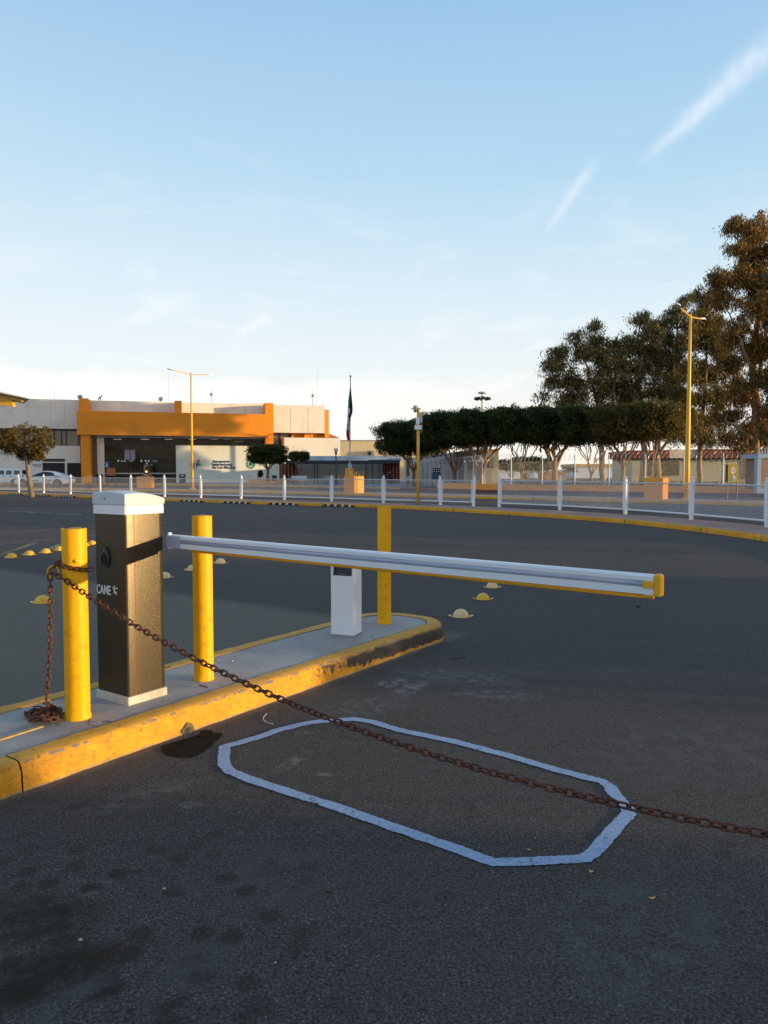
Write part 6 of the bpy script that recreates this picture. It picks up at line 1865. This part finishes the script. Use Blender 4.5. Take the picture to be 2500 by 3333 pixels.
def ficus(loc, rx, ry, z0, z1, ztr, seed, label, n=15000, size=.16, trunk_r=.17, mat='leaf_ficus', bark_='bark_pale', group=None, spread=1.0, name='clipped_tree', cat='tree', stems=7, tuft=.25):
    rng = np.random.default_rng(seed); o = empty(name, (loc[0], loc[1], loc[2]), label, cat, group)
    cz = (z0 + z1) / 2; hz = (z1 - z0) / 2
    # points near the surface of a squared ellipsoid
    th = rng.uniform(0, 2 * PI, n); ph = np.arcsin(rng.uniform(-1, 1, n))
    e = .64
    cx = np.sign(np.cos(th)) * np.abs(np.cos(th)) ** e * np.abs(np.cos(ph)) ** e; cy = np.sign(np.sin(th)) * np.abs(np.sin(th)) ** e * np.abs(np.cos(ph)) ** e; c3 = np.sign(np.sin(ph)) * np.abs(np.sin(ph)) ** e
    bump = 1 + .07 * np.sin(th * 4 + seed) + .06 * np.sin(th * 7 + ph * 6 + seed * 2) + .05 * np.sin(ph * 11 + th * 5 + seed) + .04 * np.sin(th * 17 + ph * 9)
    rad = bump * (1 - np.abs(rng.normal(0, .13, n)))
    out = np.stack([cx, cy, c3], 1)
    P = out * rad[:, None] * np.array([rx, ry, hz]) + np.array([0, 0, cz])
    P += rng.normal(0, .05, (n, 3))
    # loose shoots on top and ragged underside
    k = int(n * tuft * .35); idx = rng.integers(0, n, k); Q = P[idx].copy(); top = Q[:, 2] > cz; Q[:, 2] += np.where(top, rng.gamma(1.2, .10, k), -rng.gamma(1.2, .12, k)); Q[:, :2] *= 1.01
    P = np.concatenate([P, Q]); out = np.concatenate([out, out[idx]])
    V, F = quads(P, size, rng, .55, 0, out)
    # inner dense core of bigger leaves so that light does not pass straight through
    m = n // 5; r3 = rng.uniform(0, 1, m) ** .4 * .8; q = rng.normal(size=(m, 3)); q /= np.linalg.norm(q, axis=1)[:, None]
    q = np.sign(q) * np.abs(q) ** .8
    C = q * r3[:, None] * np.array([rx, ry, hz]) + np.array([0, 0, cz]); V2, F2 = quads(C, size * 3.0, rng, .8)
    V = np.concatenate([V, V2]); F = np.concatenate([F, F2 + len(P) * 4])
    obj_from_np('crown', V, F, M[mat], o)
    tb = MB(); tb.smooth = True
    fork = Vector((rng.uniform(-.1, .1), 0, ztr))
    tb.tube([(0, 0, -.05), (.03, 0, ztr * .5), fork], [trunk_r * 1.25, trunk_r, trunk_r * .95], 10)
    tips = []
    for i in range(stems):
        an = 2 * PI * i / stems + rng.uniform(-.3, .3); rr_ = rng.uniform(.45, .85) * spread
        tips.append((math.cos(an) * rx * rr_ * .8, math.sin(an) * ry * rr_ * .8, z0 + hz * rng.uniform(.25, .9)))
    limbs(tb, fork, tips, trunk_r * .55, trunk_r * .16, rng, 4, .10)
    for t_ in tips:
        sub = [Vector(t_).lerp(fork, .45) + Vector(rng.normal(size=3)) * .1]
        e_ = Vector(t_) + Vector((rng.uniform(-1, 1) * rx * .25, rng.uniform(-1, 1) * ry * .25, rng.uniform(.0, .5)))
        limbs(tb, sub[0], [e_], trunk_r * .3, trunk_r * .1, rng, 3, .1)
    tb.build('trunk', M[bark_], o, local=True)
    return o

# young lit tree at the kerb, left
p = GP(104, 1619); sc_ = p.y / FPX
def young_tree():
    rng = np.random.default_rng(11); o = empty('young_tree', (p.x, p.y, 0), 'small golden lit tree with crooked trunk at the left kerb', 'tree')
    pt = lambda x, y, dy=0: DP(x, y, p.y + dy) - Vector((p.x, p.y, 0))
    tb = MB(); tb.smooth = True
    tb.tube(spline([pt(104, 1621), pt(99, 1580), pt(93, 1545), pt(89, 1512), pt(84, 1480)], 3), [.17 - .006 * i for i in range(13)], 9)
    limbs(tb, pt(90, 1512), [pt(108, 1470, .3), pt(118, 1440, .2), pt(140, 1455, -.3)], .10, .03, rng, 4, .1)
    limbs(tb, pt(84, 1482), [pt(50, 1450, .2), pt(30, 1430, -.3), pt(80, 1410, .3), pt(20, 1465, .4), pt(105, 1420, -.5)], .08, .025, rng, 4, .12)
    tb.build('trunk', M['bark_grey'], o, local=True)
    blobs = [(30, 1420, 34, 28), (75, 1405, 44, 26), (120, 1415, 42, 30), (150, 1440, 32, 30), (45, 1455, 42, 28), (95, 1455, 46, 34), (135, 1465, 30, 22), (10, 1445, 30, 30), (70, 1480, 26, 16), (120, 1485, 22, 14), (0, 1425, 26, 24)]
    C = []
    for x, y, a_, b_ in blobs:
        c = pt(x, y); m = 900; k = 26
        cc = rng.normal(size=(k, 3)); cc /= np.linalg.norm(cc, axis=1)[:, None]; cc *= rng.uniform(.4, 1.0, k)[:, None]
        q = cc[rng.integers(0, k, m)] * np.array([a_ * sc_, a_ * sc_ * 1.1, b_ * sc_]) + rng.normal(0, .09, (m, 3)) + np.array(tuple(c)); q[:, 1] += rng.uniform(-.5, .5)
        C.append(q)
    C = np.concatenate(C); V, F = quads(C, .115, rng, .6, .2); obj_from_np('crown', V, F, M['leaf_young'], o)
young_tree()

GR = 'flat clipped trees behind the security fence'
def place_ficus(x, ybase, d, rx, ry, yt, yb, label, seed, **k):
    q = DP(x, 1560, d); zt = DP(x, yt, d).z; zb = DP(x, yb, d).z; rx *= 1.10
    return ficus((q.x, q.y, 0), rx, ry, zb, zt, k.pop('ztr', 1.6), seed, label, group=GR, **k)
place_ficus(1345, 0, 74, 3.3, 3.2, 1372, 1482, 'clipped dark tree at the left end of the row, behind the camera pole', 1, n=24000, ztr=1.5)
place_ficus(1478, 0, 69, 3.3, 3.2, 1342, 1458, 'clipped dark tree right of the camera pole, with orange lit limbs', 2, n=24000, ztr=1.4)
place_ficus(1568, 0, 65, 2.9, 3.0, 1334, 1448, 'clipped dark tree with thick pale forked trunk beside the grey building', 3, n=22000, ztr=1.3, trunk_r=.28)
place_ficus(1700, 0, 63, 2.9, 3.0, 1328, 1442, 'clipped dark tree crown between two forked trunks, mid row', 4, n=22000, ztr=1.2, trunk_r=.12)
place_ficus(1805, 0, 62, 3.0, 3.0, 1326, 1446, 'clipped dark tree with wide fan of dark limbs over far bushes', 5, n=22000, ztr=1.5, trunk_r=.27, spread=1.15, stems=10)
place_ficus(1925, 0, 60, 2.7, 2.9, 1320, 1448, 'clipped dark tree crown, second from the right of the row', 6, n=20000, ztr=1.2, trunk_r=.10)
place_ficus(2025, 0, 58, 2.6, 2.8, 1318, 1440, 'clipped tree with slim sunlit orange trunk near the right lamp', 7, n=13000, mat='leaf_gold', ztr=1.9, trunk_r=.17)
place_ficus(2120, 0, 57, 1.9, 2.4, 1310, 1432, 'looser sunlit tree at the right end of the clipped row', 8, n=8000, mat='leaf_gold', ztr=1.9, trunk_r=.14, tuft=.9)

# round tree and shrub tree by the terminal
q = DP(871, 1560, 86); ficus((q.x, q.y, .5), 2.25, 2.2, DP(871, 1509, 86).z - .5, DP(871, 1449, 86).z - .5, 1.25, 21, 'round clipped dark tree in front of the terminal sign wall', n=12000, size=.15, trunk_r=.16, bark_='bark_pale', name='round_tree')
q = DP(974, 1560, 85); ficus((q.x, q.y, .126), 1.15, 1.1, DP(974, 1502, 85).z, DP(974, 1475, 85).z, 1.1, 22, 'small dark tree growing up beside the dark canopy', n=6000, size=.14, trunk_r=.12, bark_='bark_grey', name='small_tree', stems=5)
# far clipped trees and dark bushes beyond the fence
for i, (x, d, rx, yt, yb, lb) in enumerate(((1665, 120, 2.4, 1496, 1530, 'far low clipped tree just right of the grey building'), (1715, 112, 2.6, 1487, 1532, 'far dark clipped tree left of the fan limbed trunk'), (1762, 118, 1.6, 1494, 1530, 'far small dark tree directly behind the forked trunk'))):
    q = DP(x, 1560, d); ficus((q.x, q.y, 0), rx, 2.2, DP(x, yb, d).z, DP(x, yt, d).z, .5, 30 + i, lb, n=5000, size=.2, group='far clipped trees', name='far_tree')
def palm(px, py, d, n, r, label, name='palm_tree', zbase=0.0, droop=.6, up=.6, trunk=True, group=None):
    c = DP(px, py, d); rng = np.random.default_rng(int(px)); o = empty(name, (c.x, c.y, zbase), label, 'palm')
    H = c.z - zbase
    if trunk:
        tb = MB(); tb.tube([(0, 0, 0), (0, 0, H)], [.22, .16], 8); tb.build('trunk', M['bark_grey'], o, local=True)
    V = []; F = []
    for i in range(n):
        an = 2 * PI * i / n + rng.uniform(-.2, .2); el = rng.uniform(-.1, 1.2) * up; L_ = r * rng.uniform(.8, 1.1); prev = Vector((0, 0, H)); pos = prev
        dirv = Vector((math.cos(an) * math.cos(el), math.sin(an) * math.cos(el), math.sin(el)))
        seg = 9; side = Vector((-math.sin(an), math.cos(an), 0))
        for k in range(seg):
            f = k / seg; nxt = pos + dirv * (L_ / seg); dirv = (dirv + Vector((0, 0, -droop * .22))).normalized()
            w = L_ * .22 * math.sin(PI * min(1, f * .9 + .12))
            for s in (-1, 1):
                for m in range(2):
                    a_ = pos.lerp(nxt, m * .5); tip = a_ + side * s * w + dirv * w * .5 + Vector((0, 0, -w * .35)); b0 = len(V)
                    V += [tuple(a_), tuple(a_ + dirv * .05), tuple(tip + dirv * .02), tuple(tip)]; F.append((b0, b0 + 1, b0 + 2, b0 + 3))
            b0 = len(V); V += [tuple(pos - side * .02), tuple(pos + side * .02), tuple(nxt + side * .015), tuple(nxt - side * .015)]; F.append((b0, b0 + 1, b0 + 2, b0 + 3)); pos = nxt
    obj_from_np('fronds', np.array(V), np.array(F), M['leaf_palm'], o)
palm(1328, 1380, 96, 22, 2.2, 'palm fronds rising just behind the yellow camera pole')
palm(1856, 1525, 88, 26, 1.3, 'dark spiky palm shrub seen through the security fence', trunk=False, name='palm_shrub')
palm(120, 1560, 90, 18, .95, 'small spiky palm behind the bonnet of the police car', trunk=False, name='palm_shrub')
def bush(px, py, d, rx, rz, label, n=3000, size=.14, mat='leaf_shrub', name='bush', org=None, cat='bush'):
    c = DP(px, py, d); rng = np.random.default_rng(int(px * 3)); v = rng.normal(size=(n, 3)); v /= np.linalg.norm(v, axis=1)[:, None]; v *= (rng.uniform(.5, 1, n) * (1 + .15 * np.sin(v[:, 0] * 7)))[:, None]
    P = v * np.array([rx, rx, rz]); V, F = quads(P, size, rng, .6); o = obj_from_np(name, V, F, M[mat]); o.location = c; return tag(o, label, cat)
rngp = np.random.default_rng(3); v = rngp.normal(size=(1500, 3)); v /= np.linalg.norm(v, axis=1)[:, None]; v *= rngp.uniform(.4, 1, 1500)[:, None]
V, F = quads(v * np.array([.33, .3, .42]), .12, rngp, .6); cpos = DP(848, 1542, 85.4)
fo = obj_from_np('foliage', V + np.array(tuple(cpos - Vector(pot.location))), F, M['leaf_shrub'], pot)
# young shrub line at the foot of the security fence, seen through the wire
hb_ = []
mid = offset_path(rpts, 1.9)
hg = np.random.default_rng(8); pts = []
for a_, b_ in zip(mid[:-1], mid[1:]):
    if a_.x < 10 or a_.x > 30: continue
    m = 260; f = hg.uniform(0, 1, m); P_ = np.stack([a_.x + (b_.x - a_.x) * f, a_.y + (b_.y - a_.y) * f + hg.normal(0, .15, m), .55 + hg.uniform(-.3, .32, m)], 1); pts.append(P_)
P_ = np.concatenate(pts); V, F = quads(P_, .12, hg, .6); o = obj_from_np('ground_hedge', V, F, M['leaf_shrub']); tag(o, 'low green ground cover growing along the foot of the security fence', 'hedge', kind='stuff')

# eucalyptus trees
def euc(loc, H, blobs, seed, label, trunks, n=860, size=.32, dens=1.9, mat='leaf_euc'):
    """blobs: (x, z, r) relative in metres; trunks: polylines"""
    rng = np.random.default_rng(seed); o = empty('eucalyptus_tree', loc, label, 'tree', 'tall eucalyptus trees behind the fence')
    tb = MB(); tb.smooth = True
    for pl, r0, r1 in trunks:
        s = spline([Vector(v) for v in pl], 4); m = len(s); tb.tube([v + Vector(rng.normal(size=3)) * .05 for v in s], [r0 + (r1 - r0) * i / (m - 1) for i in range(m)], 8)
    tops = [Vector(pl[-1]) for pl, _, _ in trunks]
    mids = [Vector(pl[len(pl) // 2]) for pl, _, _ in trunks]
    C = []; SZ = []
    for (x, y, z, r) in blobs:
        c = np.array([x, y, z])
        src = min(tops + mids, key=lambda v: (v - Vector((x, y, z - r))).length)
        limbs(tb, src, [Vector((x, y, z + r * .3))], .10, .03, rng, 4, .12)
        k = max(6, int(15 * r)); cc = rng.normal(size=(k, 3)); cc /= np.linalg.norm(cc, axis=1)[:, None]; cc *= (rng.uniform(.05, 1.0, k) ** .7)[:, None] * r * rng.uniform(1.0, 1.45, (k, 1))
        cc[:, 2] *= .85
        for j in range(k):
            m = int(n * .060 * dens * rng.uniform(.35, 1.5) * r)
            # drooping tuft: narrow at the top, trailing downwards
            t = rng.uniform(0, 1, m) ** .8; w = (.30 + .75 * t)
            q = rng.normal(size=(m, 3)) * w[:, None] * .50; q[:, 2] = q[:, 2] * .4 - t * .95 + .4
            C.append(q + cc[j] + c)
            if j % 2 == 0: limbs(tb, Vector((x, y, z)), [Vector(cc[j] + c) + Vector((0, 0, .3))], .035, .012, rng, 2, .1)
    C = np.concatenate(C); V, F = quads(C, size, rng, .24, 1.5); obj_from_np('crown', V, F, M[mat], o)
    tb.build('trunk', M['bark_pale'], o, local=True)
    return o
def euc_px(d, basex, blobs_px, trunk_px, seed, label, **k):
    base = DP(basex, 1560, d); loc = Vector((base.x, base.y, 0)); s = d / FPX; rng = np.random.default_rng(seed + 100)
    bl = []
    for (x, y, r) in blobs_px:
        c = DP(x, y, d) - loc; bl.append((c.x, rng.uniform(-1, 1) * min(3.5, r * s * 1.2), c.z, r * s))
    tr = []
    for pl, r0, r1 in trunk_px:
        q = [DP(x, y, d + dy) - loc for x, y, dy in pl]; q[0].z = 0 if pl[0][1] > 1500 else q[0].z; tr.append((q, r0, r1))
    return euc(loc, 0, bl, seed, label, tr, **k)
euc_px(78, 1960, [(1775, 1290, 22), (1800, 1190, 34), (1835, 1160, 42), (1815, 1240, 36), (1860, 1240, 42), (1880, 1090, 24), (1925, 1065, 26), (1945, 1100, 30), (1905, 1150, 40), (1950, 1160, 44), (1930, 1230, 44), (1880, 1290, 40), (1960, 1290, 42), (2000, 1120, 30), (2000, 1190, 44), (2010, 1250, 46), (1835, 1300, 32)],
       [([(1962, 1570, 0), (1960, 1470, 0), (1955, 1380, .5), (1935, 1280, 0), (1905, 1180, -.5)], .34, .09), ([(1960, 1430, 0), (1990, 1340, .5), (2000, 1250, 0), (1998, 1150, 0)], .2, .06), ([(1957, 1400, 0), (1900, 1320, 0), (1860, 1230, .5)], .14, .05)], 51, 'leftmost tall eucalyptus, spreading above the clipped row')
euc_px(80, 2065, [(2075, 1050, 24), (2095, 1035, 22), (2110, 1080, 34), (2060, 1110, 34), (2090, 1140, 44), (2050, 1180, 40), (2110, 1200, 46), (2070, 1260, 48), (2130, 1270, 44), (2040, 1300, 40), (2110, 1330, 44), (2120, 1140, 36)],
       [([(2090, 1570, 0), (2094, 1470, 0), (2090, 1360, .5), (2080, 1240, 0), (2092, 1120, 0)], .36, .08), ([(2092, 1400, 0), (2120, 1320, .5), (2130, 1220, 0)], .16, .06)], 52, 'eucalyptus second from left, with a lighter sunlit top')
euc_px(82, 2150, [(2160, 1050, 28), (2195, 1020, 30), (2210, 990, 26), (2180, 1090, 42), (2230, 1060, 42), (2165, 1150, 44), (2220, 1130, 46), (2190, 1200, 48), (2240, 1200, 46), (2170, 1270, 48), (2230, 1280, 48), (2200, 1340, 48), (2150, 1350, 40), (2250, 1350, 42), (2210, 1410, 36)],
       [([(2145, 1570, 0), (2138, 1490, 0), (2148, 1400, .5), (2180, 1280, 0), (2200, 1150, 0), (2205, 1040, 0)], .42, .08), ([(2142, 1480, 0), (2190, 1420, -.5), (2235, 1395, 0), (2270, 1380, 0)], .18, .06)], 53, 'dark eucalyptus directly behind the right street lamp')
euc_px(84, 2290, [(2275, 960, 28), (2300, 1000, 38), (2330, 950, 34), (2280, 1060, 44), (2335, 1050, 46), (2290, 1130, 48), (2345, 1130, 46), (2280, 1210, 48), (2340, 1210, 48), (2300, 1290, 48), (2350, 1290, 46), (2270, 1360, 44), (2330, 1370, 46), (2300, 1430, 36), (2240, 1420, 30)],
       [([(2275, 1570, 0), (2280, 1450, 0), (2290, 1330, .5), (2300, 1180, 0), (2305, 1020, 0)], .36, .08), ([(2283, 1430, 0), (2330, 1340, .5), (2350, 1240, 0)], .16, .06)], 54, 'eucalyptus right of the lamp with sky gaps low in its crown')
euc_px(76, 2420, [(2385, 740, 26), (2410, 730, 30), (2440, 770, 44), (2480, 740, 44), (2400, 810, 38), (2460, 840, 52), (2510, 820, 50), (2350, 900, 34), (2400, 900, 48), (2460, 930, 54), (2520, 930, 54), (2360, 970, 40), (2420, 1010, 54), (2500, 1030, 56), (2390, 1090, 50), (2460, 1120, 54), (2520, 1130, 54), (2400, 1180, 52), (2480, 1220, 54), (2420, 1270, 54), (2500, 1320, 54), (2400, 1350, 48), (2450, 1400, 48), (2370, 1420, 36), (2510, 1420, 46), (2430, 1460, 30)],
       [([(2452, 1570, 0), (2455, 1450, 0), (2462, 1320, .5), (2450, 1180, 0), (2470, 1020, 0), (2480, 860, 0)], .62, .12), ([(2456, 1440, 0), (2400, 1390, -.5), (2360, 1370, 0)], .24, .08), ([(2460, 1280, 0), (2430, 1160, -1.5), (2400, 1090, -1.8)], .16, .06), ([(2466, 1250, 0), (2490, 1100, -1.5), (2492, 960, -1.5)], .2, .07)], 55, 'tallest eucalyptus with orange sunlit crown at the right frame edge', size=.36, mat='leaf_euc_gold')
euc_px(72, 2600, [(2560, 900, 60), (2600, 1000, 60), (2560, 1100, 60), (2610, 1200, 60), (2570, 1300, 60), (2560, 1400, 54), (2620, 1100, 60), (2530, 1240, 50), (2650, 900, 60)],
       [([(2600, 1570, 0), (2600, 1350, 0), (2600, 1100, 0), (2600, 900, 0)], .5, .12)], 56, 'eucalyptus mostly outside the right frame edge')

# low buildings behind the fence at right
def right_buildings():
    F_ = Frame((0, 92), 0)
    o = empty('red_roofed_building', (*DP(2240, 1560, 92).xy, 0), 'low building with deep red brown roof band behind the tall fence', 'building')
    mb = MB(); F_.pbox(mb, 2058, 2560, 1490, None, 0, 8); mb.build('wall', M['grey_wall'], o)
    q = MB(); F_.pbox(q, 2052, 2178, 1466, 1491, 1.2, 9); F_.pbox(q, 2272, 2570, 1462, 1491, 1.2, 9); q.build('roof_band', M['red_brown'], o)
    q = MB(); F_.pbox(q, 2179, 2271, 1463, 1491, .9, 8); q.build('white_parapet', M['white_wall'], o)
    q = MB(); F_.pbox(q, 2115, 2212, 1497, 1548, .15, .3); F_.pbox(q, 2420, 2470, 1500, 1560, .15, .3); q.build('dark_opening', M['dark_void'], o)
    F2 = Frame((0, 190), 0)
    o = empty('far_hall', (*DP(1950, 1560, 190).xy, 0), 'pale blue grey hall far beyond the fence', 'building')
    mb = MB(); F2.pbox(mb, 1872, 2075, 1519, None, 0, 14); F2.pbox(mb, 1740, 1812, 1528, None, 2, 10); mb.build('wall', M['hall'], o)
    q = MB(); F2.pbox(q, 1870, 2077, 1510, 1519.5, .4, 15); q.build('roof', M['twig'], o)
    o = empty('pale_shed', (*DP(1800, 1570, 130).xy, 0), 'low salmon coloured shed behind the clipped trees', 'building'); F3 = Frame((0, 130), 0)
    mb = MB(); F3.pbox(mb, 1775, 1842, 1540, None, 0, 6); mb.build('wall', M['pavement'], o)
    q = MB(); F3.pbox(q, 1770, 1846, 1533, 1541, .3, 7); q.build('roof', M['dry_ground'], o)
    o = empty('far_low_house', (*DP(1668, 1560, 170).xy, 0), 'tiny pale house just beside the grey building end', 'building'); F4 = Frame((0, 170), 0)
    mb = MB(); F4.pbox(mb, 1600, 1700, 1532, None, 0, 8); mb.build('wall', M['hall'], o)
    q = MB(); F4.pbox(q, 1598, 1702, 1529, 1532.5, .3, 9); q.build('roof', M['white_wall'], o)
right_buildings()

# unseen trees added right of the frame to shade the lane and island end
def shade_tree(x, y, rx, ry, z0, z1, seed, label, n=9000, size=.3):
    return ficus((x, y, 0), rx, ry, z0, z1, z0 * .7, seed, label, n=n, size=size, trunk_r=.25, name='added_shade_tree', group='unseen trees added for shade right of the camera')
SHADE = [(27, -5.6, 3.4, 2.6, .5, 6.5, 'nearest unseen tree added right of the camera, shading the painted loop'), (27, 2.7, 3.4, 2.8, .5, 6.0, 'unseen tree added right of the frame, shading the tip of the island'),
         (40, 13.5, 4.2, 4.4, 1.0, 7, 'broad unseen tree added right of the frame, shading the near end of the white fence'), (42, 22.5, 4, 3.6, 2.0, 7.5, 'farthest unseen tree added right of the frame, behind the tall wire fence line')]
for i, (x, y, rx, ry, z0, z1, lb) in enumerate(SHADE):
    shade_tree(x, y, rx, ry, z0, z1, 70 + i, lb)
